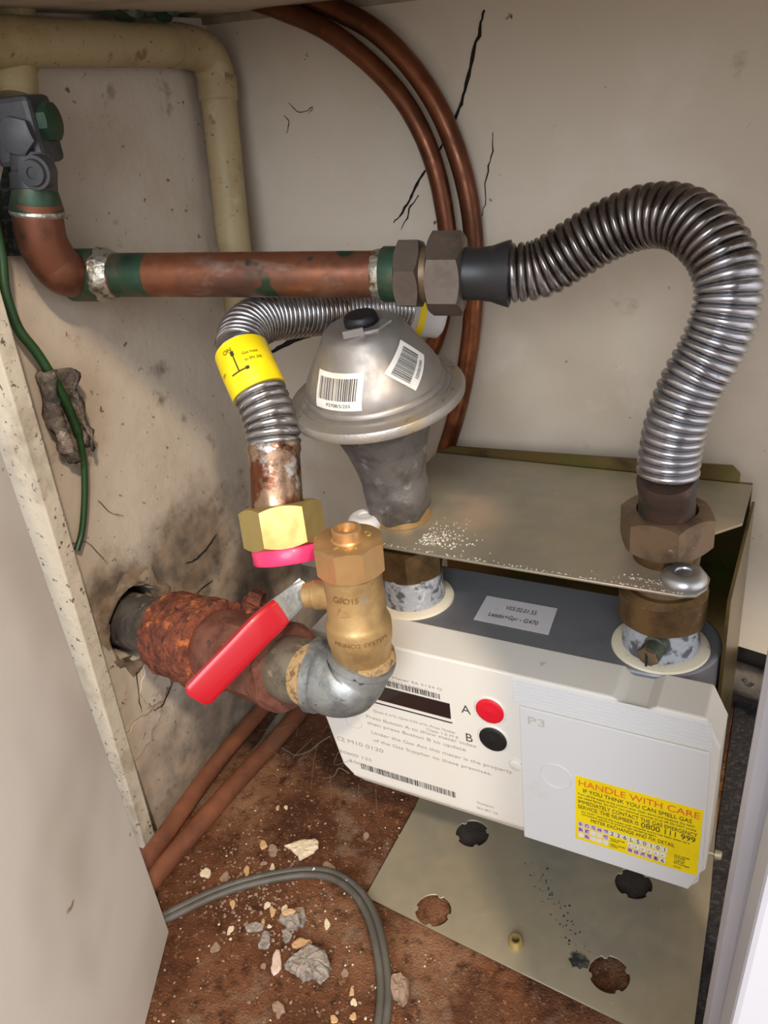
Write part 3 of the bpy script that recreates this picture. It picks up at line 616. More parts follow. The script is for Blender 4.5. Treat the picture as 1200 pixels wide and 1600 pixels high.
def dome_pt(az, t, off): # azimuth from the side facing the photographer
    d = fwd*math.cos(az)+sd*math.sin(az); r_ = dome_r(t); return B+ax*t+d*(r_+off)+axn*off*.5
def sticker(az0, t0, wdt, hgt, tilt, seed, lab, code):
    """paper label wrapped on the dome; local x right, y up in metres, tilt turns it"""
    def bend(co, extra=0.0):
        x = co[0]*math.cos(tilt)-co[1]*math.sin(tilt); y = co[0]*math.sin(tilt)+co[1]*math.cos(tilt)
        t_ = t0+y/Lr*.82; return dome_pt(az0+x/dome_r(t_), t_, .00035+extra+(co[2] if len(co) > 2 else 0))
    bm = bmesh.new(); nx, ny = 16, 10; g = [[bm.verts.new(bend((-wdt/2+wdt*i/nx, -hgt/2+hgt*j/ny))) for i in range(nx+1)] for j in range(ny+1)]
    for j in range(ny):
        for i in range(nx): bm.faces.new((g[j][i], g[j][i+1], g[j+1][i+1], g[j+1][i]))
    s = finish(bm, 'barcode_sticker', paper, rg, label=lab)
    bars(-wdt*.42, wdt*.42, -hgt*.22, hgt*.36, seed, None, blacktext, s, dens=46, bend=lambda c: bend(c, .0002), sub=4)
    texts([(code, -wdt*.22, -hgt*.4, hgt*.14, wdt*.5)], None, blacktext, s, 'sticker_digits', bend=lambda c: bend(c, .0002))
sticker(-.62, .805, .030, .0215, .0, 3, 'left barcode sticker', 'P3708/5/255')
sticker(.66, .845, .023, .0190, .62, 4, 'tilted right barcode sticker', '0205003000')

# ================================================================== MAIN COPPER PIPE
A = D(150, 430, .475); E_ = D(800, 428, .42); u_ = (E_-A); ul = u_.length; un = u_.normalized()
def onp(px_):  # point on the pipe axis seen at image column px_
    lo, hi = -.4, 1.3
    for _ in range(50):
        md = (lo+hi)/2; q = A+u_*md-CAM; x = 600+FPX*q.dot(CX)/q.dot(CF)
        if x < px_: lo = md
        else: hi = md
    return A+u_*((lo+hi)/2)
cp = thing('copper_gas_pipe', 'thick horizontal copper pipe with green patina across the middle of the cupboard', 'pipe', onp(400))
R0 = .0123
finish(lathe(onp(160), onp(594), [(0, R0), (1, R0)], 64), 'pipe', copper, cp)
pe = [D(57, 318, .437), D(60, 345, .441), D(67, 378, .447), D(83, 408, .455), D(99, 424, .4615), onp(118)]
finish(tube(pe, R0*1.08, 40), 'elbow', copper_elb, cp)
finish(lathe(onp(112), onp(163), [(0, R0*1.15), (.05, R0*1.22), (.95, R0*1.22), (1, R0*1.1)], 48), 'elbow_socket', patina, cp)
finish(lathe(onp(150), onp(182), [(0, R0*1.06), (.3, R0*1.26), (.6, R0*1.2), (1, R0*1.02)], 40, rmod=lambda a, t: 1+.05*math.sin(7*a+t*5)), 'solder_bead', solder, cp, label='lumpy grey solder bead')
finish(lathe(onp(184), onp(236), [(0, R0*1.006), (1, R0*1.006)], 48), 'patina_band', patina, cp)
finish(lathe(onp(584), onp(602), [(0, R0*1.0), (.2, R0*1.06), (1, R0*1.12)], 48, rmod=lambda a, t: 1+.02*math.sin(13*a)), 'solder_joint', solder, cp, label='bright solder joint')
finish(lathe(onp(598), onp(626), [(0, R0*1.12), (.1, R0*1.18), (1, R0*1.18)], 48), 'socket', patina, cp)
finish(hexnut(onp(623), onp(661), .0192, rot=.25), 'narrow_nut', nutgrey, cp)
finish(lathe(onp(659), onp(675), [(0, .0145), (1, .0145)], 40), 'threads', bronze_old, cp)

# ================================================================== RIGHT FLEXIBLE HOSE
def corrugated(path, ridges, r0, amp, per=8, seg=40, warp=None):
    Q, L = resample(cat_rom(path, 16), ridges*per); bm = bmesh.new()
    def rf(u_, a):
        ph = (u_*ridges) % 1; return r0-amp+amp*math.sqrt(max(0, 1-(2*ph-1)**2))
    sweep(bm, Q, rf, seg); return bm
hr = thing('flexible_gas_hose', 'thick corrugated steel hose arching over to the large nut at the right', 'hose', (.1524, .004, ZP+.004))
e2 = onp(802)
path = [onp(796), D(845, 420, .416), D(900, 388, .407), D(955, 357, .397), D(1012, 338, .386), D(1066, 342, .375), D(1112, 378, .366), D(1136, 430, .363), D(1134, 486, .366), D(1112, 545, .373), D(1081, 600, .381), D(1059, 655, .389), D(1048, 700, .396), D(1043, 742, .402)]
half = 8
hose_long = mat('arching_hose_steel', (184, 184, 188), .3, .95, layers=[((120, 106, 92), 16, .6, .74), ((60, 48, 38), 90, .68, .76)], rvar=.1)
hw = V((.1524, .004, ZP+.004))
stain_blobs(hose_long, [(tuple(V((.10, .03, .226))-hw), (.09, .1, .036), .75, 1.15, .8)], ((74, 62, 50), (128, 116, 104)))
finish(corrugated(path, 50, .0152, .0030, per=12), 'corrugated_tube', hose_long, hr, ang=75)
finish(lathe(onp(724), onp(799), [(0, .0136), (.3, .0133), (.6, .0142), (.85, .0163), (.97, .0170), (1, .0150)], 48), 'end_collar', rubber, hr)
finish(hexnut(onp(672), onp(726), .0222, rot=.0), 'union_nut', nutgrey, hr)
ce = D(1043, 742, .402); cb_ = V((.1495, .0155, ZP+.0080))
finish(lathe(cb_+V((0, 0, .012)), ce, [(0, .0142), (.45, .0142), (.5, .0138), (.7, .0142), (.9, .0150), (1, .0135)], 48), 'lower_collar', mat('browned_ferrule', (84, 64, 54), .5, .5, layers=[((60, 58, 56), 50, .45, .6), ((130, 84, 66), 60, .6, .7)]), hr)
finish(hexnut(cb_, cb_+V((0, 0, .0215)), .0248, rot=.42, hole=.0158, ch=.5), 'lower_union_nut', bronze_old, hr, label='large corroded hexagonal nut')
finish(lathe(cb_-V((0, 0, .0082)), cb_+V((0, 0, .002)), [(0, .0165), (1, .0165)], 40), 'threads', bronze, hr)

# ================================================================== LEFT FLEXIBLE HOSE
hl = thing('flexible_gas_hose', 'slimmer disconnected steel hose with yellow band and hanging brass nut', 'hose', D(446, 838, .45))
P1 = [D(429, 700, .447), D(423, 660, .448), D(408, 620, .450), D(389, 578, .453), D(375, 545, .459), D(384, 516, .468), D(414, 497, .479), D(455, 491, .490), D(500, 487, .502), D(545, 483, .515), D(600, 480, .53), D(640, 482, .54)]
finish(corrugated(P1[:5], 13, .0152, .0030, per=12), 'corrugated_tube', hose_m, hl, ang=75)
finish(corrugated(P1[4:], 44, .0148, .0020, per=8), 'corrugated_tube', hose_m, hl, ang=75, label='tightly ribbed rear length')
yb_ = finish(tube([D(405, 613, .4508), D(389, 578, .453), D(378, 551, .4575)], .0157, 48), 'yellow_band', yellow, hl, label='yellow instruction band')
# arrow and ON on the band
yc = D(388, 577, .453); yt = (D(378, 551, .4575)-D(402, 607, .4512)).normalized(); yn = (CAM-yc); yn = (yn-yt*yn.dot(yt)).normalized(); ys = yt.cross(yn)
if ys.dot(CX) < 0: ys = -ys
def band(co):
    a = co[0]/.0156-.25; return yc+yt*co[1]+(yn*math.cos(a)+ys*math.sin(a))*.0160
bm = bmesh.new()
def strip(x0, y0, x1, y1, w_):
    d = V((x1-x0, y1-y0, 0)).normalized(); p = V((-d.y, d.x, 0))*w_/2; n_ = 6
    pv = None
    for k in range(n_+1):
        c = V((x0+(x1-x0)*k/n_, y0+(y1-y0)*k/n_, 0)); a = bm.verts.new(band(c+p)); b = bm.verts.new(band(c-p))
        if pv: bm.faces.new((pv[0], pv[1], b, a))
        pv = (a, b)
strip(-.001, -.007, -.001, .004, .0007); strip(-.001, .003, -.001, .0058, .002); strip(-.006, -.007, .005, -.007, .0007); strip(.003, -.007, .005, -.007, .0018)
finish(bm, 'printed_arrow', darkink, yb_, smooth=False)
texts([('ON', -.006, .006, .0035), ('Gas hose', .004, .001, .0024), ('to EN 200', .004, -.003, .0024), ('OFF', -.014, -.004, .0024)], None, darkink, yb_, 'band_print', bend=band)
f0 = D(427, 690, .447); f1 = D(434, 795, .449)
finish(lathe(f1, f0, [(0, .0143), (.8, .0143), (.86, .0152), (.95, .0150), (1, .0138)], 48), 'ferrule', ferrule_rust, hl, label='rust mottled ferrule')
n0 = D(447, 852, .45); n1 = D(437, 790, .449); na = (n1-n0).normalized(); na = (na*.9+V((0, .0, .1))).normalized(); n1 = n0+na*.0235
finish(hexnut(n0, n1, .0232, rot=.18, ch=.4, hole=.0145), 'brass_nut', brassnew, hl)
k0 = D(456, 866, .4505); pa = (n1-n0).normalized()
finish(lathe(k0-pa*.003, k0+pa*.0058, [(0, .0185), (0, .0212), (.1, .0218), (.9, .0218), (1, .0212), (1, .014), (.2, .014), (.2, 0)], 56), 'pink_cap', pink, hl)
# far end fitting behind the regulator
g0 = D(640, 482, .54); g1 = D(690, 488, .545)
finish(lathe(g0, g1, [(0, .0145), (.2, .0175), (.9, .0175), (1, .015)], 40), 'end_fitting', frost, hl)
finish(lathe(g0+(g1-g0)*.15, g0+(g1-g0)*.35, [(0, .0177), (1, .0177)], 40), 'yellow_tape', yellow, hl)

# ================================================================== BRASS VALVE, ELBOW, RUSTY SUPPLY
EB = D(548, 1063, .445); VT = D(543, 838, .403)
EV = D(567, 1030, .437)        # socket mouth under the valve
va = (VT-EV).normalized(); VL = (VT-EV).length
bv = thing('brass_gas_valve', 'brass ball valve with hexagonal cap and red lever, standing on the galvanised elbow', 'valve', EV)
finish(lathe(EV, VT, [(0, .0128), (.01, .0148), (.05, .0160), (.17, .0166), (.19, .0172), (.25, .0176), (.33, .0176), (.36, .0168), (.38, .0158), (.66, .0153), (.8, .0160)], 64, rmod=lambda a, t: 1+(.03*abs(math.cos(4*a))-.02 if t < .16 else 0)), 'valve_body', brass, bv)
hc0 = EV+va*VL*.755; hc1 = EV+va*(VL*.985)
fc = (CAM-hc0); cap = finish(hexnut(hc0, hc1, .0184, rot=.12, sides=8, ch=.5), 'hex_cap', brasscap, bv)
finish(lathe(hc1, hc1+va*.0062, [(0, .0086), (.15, .0078), (.92, .0076), (1, .0070), (1, .0050), (.5, .0045), (.5, 0)], 36), 'threaded_plug', brasscap, bv)
hx, hy, hz = basis(va)
def polar_text(s, r_, a0, da, size, cen, parent):
    bm = bmesh.new(); fx = fwd0; fy = va.cross(fwd0)
    for i, ch_ in enumerate(s):
        a = a0+da*i; d = fx*math.cos(a)+fy*math.sin(a); tt = va.cross(d)
        cu = bpy.data.curves.new('t', 'FONT'); cu.body = ch_; cu.size = size; cu.align_x = 'CENTER'; cu.extrude = .0002
        o = bpy.data.objects.new('t', cu); COL.objects.link(o); dg = bpy.context.evaluated_depsgraph_get(); dg.update()
        me = bpy.data.meshes.new_from_object(o.evaluated_get(dg)); Mx = frame3(cen+d*r_+va*.0001, tt, -d); me.transform(Mx); bm.from_mesh(me)
        bpy.data.objects.remove(o); bpy.data.curves.remove(cu); bpy.data.meshes.remove(me)
    finish(bm, 'stamped_letters', brassnew, parent, smooth=False)
fwd0 = (CAM-VT); fwd0 = (fwd0-va*fwd0.dot(va)).normalized()
polar_text('P08', .0124, -.6, .45, .0042, hc1, cap); polar_text('GRK', .0124, 1.7, .36, .0044, hc1, cap)
# raised cast marks on the body
def bodyp(a, hgt, off=.0): 
    d = fwd0*math.cos(a)+va.cross(fwd0)*math.sin(a); return EV+va*VL*hgt+d*(.0160+off)
def castband(co): return bodyp((co[0])/.016-.5, .55+co[1]/VL, co[2])
bm = bmesh.new()
texts([('GR', -.007, .004, .0052), ('O15', -.001, .004, .0045)], None, brass, bv, 'cast_letters', bend=lambda c: bodyp(c[0]/.016-.35, .55+c[1]/VL, -.0002))
for a_, b_ in (((-.006, -.0045), (.002, -.0035)), ((.002, -.0035), (-.003, .0015)), ((-.003, .0015), (-.006, -.0045))):
    sweep(bm, [bodyp((a_[0]+(b_[0]-a_[0])*k/4)/.016-.35, .55+(a_[1]+(b_[1]-a_[1])*k/4)/VL, -.0003) for k in range(5)], .0004, 6)
finish(bm, 'cast_triangle', brass, bv)
texts([('PRINO2 SYSTEM', -.015, 0, .0036, .030)], None, brass, bv, 'cast_band', bend=lambda c: bodyp(c[0]/.0176, .265+c[1]/VL, .0018))
# stem pointing left, lever
S0 = D(506, 925, .424); S1 = D(478, 930, .425)
sa = (S1-S0).normalized()
finish(lathe(EV+va*VL*.57, S1, [(0, .0088), (.55, .0088), (.6, .0082), (.8, .0082), (.82, .0074), (1, .007)], 36), 'stem_housing', brass, bv)
finish(hexnut(S1, S1+sa*.0035, .0058), 'stem_nut', zinc, bv)
def lever_strip(pts, widths, th, m, name, parent, wdir):
    """flat bar along pts; wdir = its width direction"""
    bm = bmesh.new(); Q = [V(p) for p in pts]; rings = []
    for i, p in enumerate(Q):
        t = (Q[min(i+1, len(Q)-1)]-Q[max(i-1, 0)]).normalized(); w3 = (wdir[i]-t*wdir[i].dot(t)).normalized(); n3 = t.cross(w3); ww = widths[i]/2; h3 = th/2; seg = []
        for k in range(16):
            a = 2*PI*k/16; cx2 = math.copysign(abs(math.cos(a))**.45, math.cos(a)); sy2 = math.copysign(abs(math.sin(a))**.6, math.sin(a))
            seg.append(bm.verts.new(p+w3*ww*cx2+n3*h3*sy2))
        rings.append(seg)
    for A_, B_ in zip(rings, rings[1:]):
        for k in range(16): bm.faces.new((A_[k], A_[(k+1) % 16], B_[(k+1) % 16], B_[k]))
    bm.faces.new(rings[0][::-1]); bm.faces.new(rings[-1]); return finish(bm, name, m, parent)
wd_img = lambda sx, sy, k=.0: (CX*sx + CD*sy + CF*k)
LP = [D(480, 915, .424), D(466, 928, .4225), D(452, 942, .420), D(440, 952, .417), D(425, 965, .4135)]
lv = lever_strip(LP, [.008, .0125, .014, .0145, .015], .0026, galv, 'lever', bv, [wd_img(.65, .75, .1)]*5)
GP = [D(438, 955, .4165), D(426, 966, .4135), D(405, 985, .410), D(378, 1014, .408), D(350, 1043, .406), D(325, 1069, .4045), D(312, 1083, .404), D(306, 1090, .404)]
gw = lever_strip(cat_rom(GP, 4), [.0150+.0018*math.sin(min(1, k/8)*PI/2) if k < 25 else .0168-(k-25)*.0015 for k in range(29)], .0055, red, 'grip', bv, [wd_img(.70, .55, .45)]*29)
# return hook of the lever plate behind the stem
finish(lever_strip and prism([D(458, 912, .428), D(468, 903, .428), D(474, 911, .427), D(464, 921, .427)], CF*.002), 'lever_stop', zinc, bv, smooth=False)

# galvanised elbow
ge = thing('galvanised_elbow', 'grey galvanised iron elbow under the brass valve, in front of the meter', 'pipe elbow', EB-V((0, 0, .02)))
em = D(490, 1053, .4505)        # mouth toward the nipple
bm = bmesh.new(); arc = cat_rom([em, D(510, 1057, .448), D(530, 1062, .445), D(545, 1058, .4425), D(558, 1046, .440), EV+va*.003], 8)
sweep(bm, arc, lambda u_, a: 0.0198+(.0014 if u_ < .13 or u_ > .9 else -.0004+.0012*math.sin(PI*u_))-(.0022 if u_ > .6 else 0)*min(1, (u_-.6)/.2), 48)
finish(bm, 'elbow_body', galv, ge)
finish(lathe(EV, EV+va*.0045, [(0, .0180), (.5, .0180), (.9, .0172), (1, .0160)], 48, rmod=lambda a, t: 1+.02*math.sin(11*a)), 'jointing_paste', hemp, ge)
# rusty supply line
W0 = aX(205, 968, XL-.03); WA = D(470, 1049, .4535); sd_ = (WA-aX(214, 972, XL)).normalized()
def on(px_):
    lo, hi = -.3, 1.5
    for _ in range(50):
        md = (lo+hi)/2; q = HC.lerp(WA, md)-CAM; x = 600+FPX*q.dot(CX)/q.dot(CF)
        if x < px_: lo = md
        else: hi = md
    return HC.lerp(WA, (lo+hi)/2)
sp = thing('supply_pipe', 'dirty grey lead pipe coming out of the broken hole in the wall', 'pipe', HC)
finish(lathe(HC-sd_*.04, on(280), [(0, .0205), (.4, .0200), (1, .0188)], 48, rmod=lambda a, t: 1+.03*math.sin(3*a+6*t)+.012*math.sin(8*a)), 'pipe', leadpipe, sp)
rc = thing('rusty_iron_union', 'heavily rusted iron union between the wall pipe and the galvanised elbow', 'pipe union', on(350)-V((0, 0, .025)))
rz = random.Random(12); ph = [rz.uniform(0, 6) for _ in range(8)]
def rough(amp): return lambda a, t: 1+amp*(math.sin(11*a+ph[0]+9*t)+.7*math.sin(17*a+ph[1]-13*t)+.6*math.sin(7*a+ph[2]+21*t)+.55*math.sin(29*a+ph[3]+31*t)*math.sin(23*a-17*t))
finish(lathe(on(274), on(346), [(0, .0200), (.0, .0272)]+[(.03+.94*k/24, .0284+(.0007 if k % 4 == 0 else 0)+(.0006 if k > 14 else 0)) for k in range(25)]+[(1, .0275), (1, .02)], 150, rmod=rough(.012)), 'flaking_nut', rust, rc, label='thick flaking rust collar')
finish(lathe(on(346), on(384), [(0, .0240), (.3, .0250), (.6, .0240), (1, .0222)], 80, rmod=rough(.006)), 'shoulder', rust_smooth, rc)
finish(hexnut(on(380), on(450), .0256, rot=.2, sides=8, ch=.3), 'union_body', rust_smooth, rc)
finish(lathe(on(438), on(447), [(0, .0258), (1, .0262)], 56, rmod=rough(.004)), 'rim', rust_smooth, rc)
zn = finish(lathe(on(445), on(486), [(0, .0182), (.05, .0188), (.85, .0186), (1, .0172)], 56), 'zinc_nipple', galv_old, rc)
bm = bmesh.new(); prof2 = []
for k in range(13): prof2.append((k/12, .0168+(.0011 if k % 2 else 0)))
finish(lathe(on(485), on(499), prof2, 56), 'threaded_end', hemp, rc)
# rusty stub behind the lever
sb = thing('rusty_pipe_stub', 'small rusty square headed plug behind the red lever', 'pipe plug', D(400, 945, .52)-V((0, 0, .01)))
finish(lathe(D(392, 962, .515), D(399, 940, .512), [(0, .0085), (.6, .008), (1, .008)], 28, rmod=rough(.012)), 'plug_boss', rust, sb)
finish(hexnut(D(399, 942, .512), D(404, 924, .51), .0062, sides=4), 'plug_head', rust, sb)

# ================================================================== PIPES AT THE FLOOR
def floorpipe(name, pts, r_, m, label, group=None):
    bm = tube(pts, r_, 28); return solo(bm, name, m, label, 'pipe', group)
zq = ZF+.0085
floorpipe('floor_copper_pipe', [aZ(180, 1460, zq), aZ(240, 1372, zq), aZ(352, 1242, zq), aZ(472, 1108, zq), V((-.172, .17, zq)), V((-.172, .212, zq))], .0075, copper_floor, 'copper pipe low at the wall foot, the right hand one passing the rust and elbow')
zq2 = ZF+.017
pa_ = [aZ(205, 1375, zq2), aZ(262, 1298, zq2), aZ(340, 1190, zq2), aZ(425, 1090, zq2)]
dd = (pa_[3]-pa_[2]).normalized(); floorpipe('floor_copper_pipe', pa_+[pa_[3]+dd*.09], .0068, copper_floor, 'copper pipe at the wall foot nearest the dirty left wall')
zq3 = ZF+.0075
pb = [aZ(215, 1400, zq3), aZ(300, 1297, zq3), aZ(395, 1185, zq3), aZ(440, 1118, zq3)]
dd = (pb[3]-pb[2]).normalized(); floorpipe('conduit', pb+[pb[3]+dd*.09], .0045, moss, 'dull grey green conduit lying between the two low copper pipes')

# dark pipe in the recess at the right
t = thing('recess_pipe', 'dark mouldy pipe under the edge of the back wall at far right', 'pipe', (.23, .19, -.15))
a0_ = aY(1140, 1055, .19); a1_ = aY(1230, 1085, .19); finish(lathe(a0_, a1_+(a1_-a0_)*1.2, [(0, .013), (1, .013)], 36), 'pipe', leadpipe, t)
finish(lathe(a0_+(a1_-a0_)*.75, a0_+(a1_-a0_)*1.1, [(0, .0165), (1, .0165)], 36), 'coupling', patina, t)

# ================================================================== BEIGE PLASTIC PIPES TOP LEFT
XB = -.182; rb = .0122
bp = thing('beige_pipe', 'stained beige plastic pipe running along the top left wall and down the corner', 'pipe', aX(350, 380, XB))
h0 = aX(-30, 64, XB); h1_ = aX(285, 72, XB); v0 = aX(338, 120, XB); v1 = aX(366, 385, XB)
elb = cat_rom([h1_-V((0, .012, 0)), h1_, aX(318, 82, XB), aX(332, 104, XB), v0+V((0, 0, -.006))], 8)
finish(lathe(h0, h1_, [(0, rb), (1, rb)], 48), 'horizontal_pipe', beige, bp)
bm = bmesh.new(); sweep(bm, elb, rb*1.08, 40); finish(bm, 'elbow', beige, bp)
finish(lathe(v0, v0+(v1-v0)*.14, [(0, rb*1.12), (.9, rb*1.12), (1, rb)], 48), 'socket', beige, bp)
finish(lathe(v0, v0+(v1-v0)*1.42, [(0, rb), (1, rb)], 48), 'down_pipe', beige, bp)
XT = -.176
ta = D(8, -40, .432); tb = D(24, 160, .431)
bp2 = thing('beige_pipe', 'short beige plastic pipe dropping into the grey fitting at the left edge', 'pipe', tb)
finish(lathe(tb, ta, [(0, rb), (.28, rb), (.3, rb*1.12), (.95, rb*1.12), (1, rb)], 48), 'pipe', beige, bp2)

# corroded lumps above the beige pipe
bm = bmesh.new(); rr = random.Random(44)
for (x, y, s) in [(195, 6, .010), (228, -2, .009), (255, 4, .010), (285, -4, .011), (300, 6, .006), (175, -6, .010), (212, 12, .006)]:
    o = bmesh.ops.create_icosphere(bm, subdivisions=3, radius=s)['verts']; c = aX(x, y, -.178)
    for v in o: v.co = c + v.co*(1+.18*math.sin(v.co.x*700+s*900)*math.sin(v.co.z*600))
solo(bm, 'corroded_fitting', patina, 'lumpy green corroded fitting above the beige pipe at the top edge', 'pipe fitting')

# ================================================================== GREY FITTING TOP LEFT
gf = thing('isolation_fitting', 'dark grey square pipe fitting with hexagonal plugs above the copper elbow', 'pipe fitting', D(50, 285, .43))
def boxm(c, ux_, uy_, uz_, sx, sy, sz):
    bm = bmesh.new(); o = bmesh.ops.create_cube(bm, size=1)['verts']
    for v in o: v.co = V(c)+V(ux_)*v.co.x*sx+V(uy_)*v.co.y*sy+V(uz_)*v.co.z*sz
    return bm
fm = mat('dark_grey_casting', (84, 82, 84), .5, .4, layers=[((60, 62, 62), 30, .45, .65), ((60, 78, 62), 50, .62, .72)], bump=(150, .2, .0006))
cc = D(38, 205, .43); ux3 = V((.93, .36, 0)).normalized(); uy3 = V((-.36, .93, 0)); uz3 = V((0, 0, 1))
finish(boxm(cc, ux3, uy3, uz3, .0265, .026, .033), 'block', fm, gf, smooth=False, bevel=.003)
fr = -uy3
hf = cc+fr*.0148+ux3*.0045+V((0, 0, -.002)); finish(hexnut(hf, hf+fr*.0045, .0098, rot=.2), 'hex_plug', fm, gf)
hs = cc+ux3*.012+V((0, 0, .003)); finish(hexnut(hs, hs+ux3*.0065, .0098, rot=.3, sides=8), 'side_cap', patina, gf)
l0 = D(50, 243, .430); l1 = D(54, 300, .434)
finish(lathe(l0, l1, [(0, .0112), (.5, .0108), (.55, .012), (1, .0118)], 36), 'neck', fm, gf)
k1 = D(63, 268, .424); k1b = k1+fr*.009; finish(lathe(k1-fr*.002, k1b, [(0, .0085), (.8, .0085), (.8, .0068), (1, .0062), (1, .003), (.9, .003)], 30), 'round_plug', fm, gf)
finish(lathe(D(54, 290, .433), D(58, 333, .440), [(0, .011), (.3, .0122), (.85, .0142), (1, .0136)], 40), 'green_socket', patina, gf)
finish(lathe(D(58, 328, .439), D(59, 338, .4405), [(0, .0139), (.5, .0144), (1, .0136)], 40), 'solder_ring', solder, gf)
dk = D(12, 290, .50)
solo(tube([D(-12, 130, .45), D(-8, 210, .45), D(2, 290, .452), D(14, 350, .455), D(22, 400, .46)], .0085, 20), 'lagged_pipe', dirt, 'black grimy pipe hugging the left edge behind the grey fitting', 'pipe')

# ================================================================== COPPER COILS ON THE BACK WALL
def coil(pts, r_, ya, label, z0):
    P = [aY(x, y, ya+dy) for x, y, dy in pts]; bm = tube(P, r_, 28); return solo(bm, 'coiled_copper_tube', copper_dark, label, 'pipe', 'bent copper tubes on the back wall')
coil([(250, -60, 0), (345, -18, 0), (430, 12, 0), (505, 44, 0), (570, 92, 0), (622, 146, 0), (658, 205, 0), (682, 270, 0), (696, 340, 0), (701, 400, 0), (697, 455, 0), (684, 520, .002), (664, 570, .004), (640, 640, .004), (624, 700, .004), (610, 735, .004)], .0062, .135, 'inner of the two bent copper tubes sweeping down the back wall', 0)
coil([(330, -70, 0), (430, -28, 0), (520, 12, 0), (585, 48, 0), (640, 102, 0), (684, 168, 0), (714, 240, 0), (732, 310, 0), (740, 375, 0), (741, 440, 0), (736, 520, 0), (724, 600, 0), (710, 660, 0), (696, 705, .002), (686, 740, .003)], .0066, .140, 'outer of the two bent copper tubes sweeping down the back wall', 0)

# ================================================================== GREEN CABLE AND SLEEVE
GC = [aX(-12, 330, -.185), aX(2, 400, -.186), aX(8, 455, -.186), aX(28, 512, -.186), aX(58, 552, -.185), aX(88, 600, -.184), aX(108, 640, -.186), aX(124, 684, -.188), aX(131, 725, -.191), aX(132, 780, -.193), aX(128, 830, -.194), aX(120, 860, -.194)]
gcab = solo(tube(GC, lambda u_, a: .0029 if u_ < .62 else .0022-.0004*(u_-.62), 20), 'earth_cable', cable_green, 'dark green cable hanging down the left wall through the mouldy sleeve', 'cable')
S = cat_rom([aX(92, 578, -.184), aX(96, 620, -.184), aX(112, 668, -.185), aX(130, 712, -.187)], 6)
bm = bmesh.new(); rings = []; rs = random.Random(2); n = len(S)
for i, p in enumerate(S):
    t = (S[min(i+1, n-1)]-S[max(i-1, 0)]).normalized(); nx = (V((1, 0, 0))-t*t.x).normalized(); by = t.cross(nx); r_ = .0128*(1+.12*math.sin(i*.9))*(.8 if i > n-4 else 1)
    rings.append([bm.verts.new(p+nx*(r_*.62*math.cos(a)-.001)+by*(r_*math.sin(a))+V((rs.uniform(-.0006, .0006),)*3)) for a in [(.55+(2*PI-1.1)*k/22) for k in range(23)]])
for A_, B_ in zip(rings, rings[1:]):
    for k in range(22): bm.faces.new((A_[k], A_[k+1], B_[k+1], B_[k]))
sl = solo(bm, 'cable_sleeve', sleeve_m, 'torn mouldy grey sleeve around the green cable on the left wall', 'sleeve')
md_ = sl.modifiers.new('thickness', 'SOLIDIFY'); md_.thickness = .0013
# loose loop of torn sleeve edge
bm = bmesh.new(); lp = cat_rom([aX(78, 598, -.178), aX(92, 582, -.172), aX(112, 570, -.172), aX(118, 566, -.174), aX(117, 590, -.176), aX(104, 600, -.176)], 6)
sweep(bm, lp, .0010, 8); finish(bm, 'torn_edge', dirt, sl) if False else bm.free()

# ================================================================== CABLE ON THE FLOOR
FC = [(215, 1455), (265, 1430), (320, 1403), (370, 1384), (430, 1369), (480, 1363), (520, 1368), (556, 1392), (580, 1430), (594, 1480), (601, 1540), (598, 1590), (590, 1640), (575, 1700)]
FP = [aZ(x, y, ZF+.003+(.007 if 540 < x and y < 1500 else .002 if y < 1560 and x > 500 else 0)) for x, y in FC]
Q, _ = resample(cat_rom(FP, 10), 120); bm = bmesh.new()
for s in (-1, 1):
    P = []
    for i, p in enumerate(Q):
        t = (Q[min(i+1, len(Q)-1)]-Q[max(0, i-1)]).normalized(); sdv = t.cross(V((0, 0, 1))).normalized(); P.append(p+sdv*(.0023*s))
    sweep(bm, P, .0026, 16)
solo(bm, 'twin_cable', cable_grey, 'dark grey twin cable curving over the carpet to the bottom edge', 'cable')

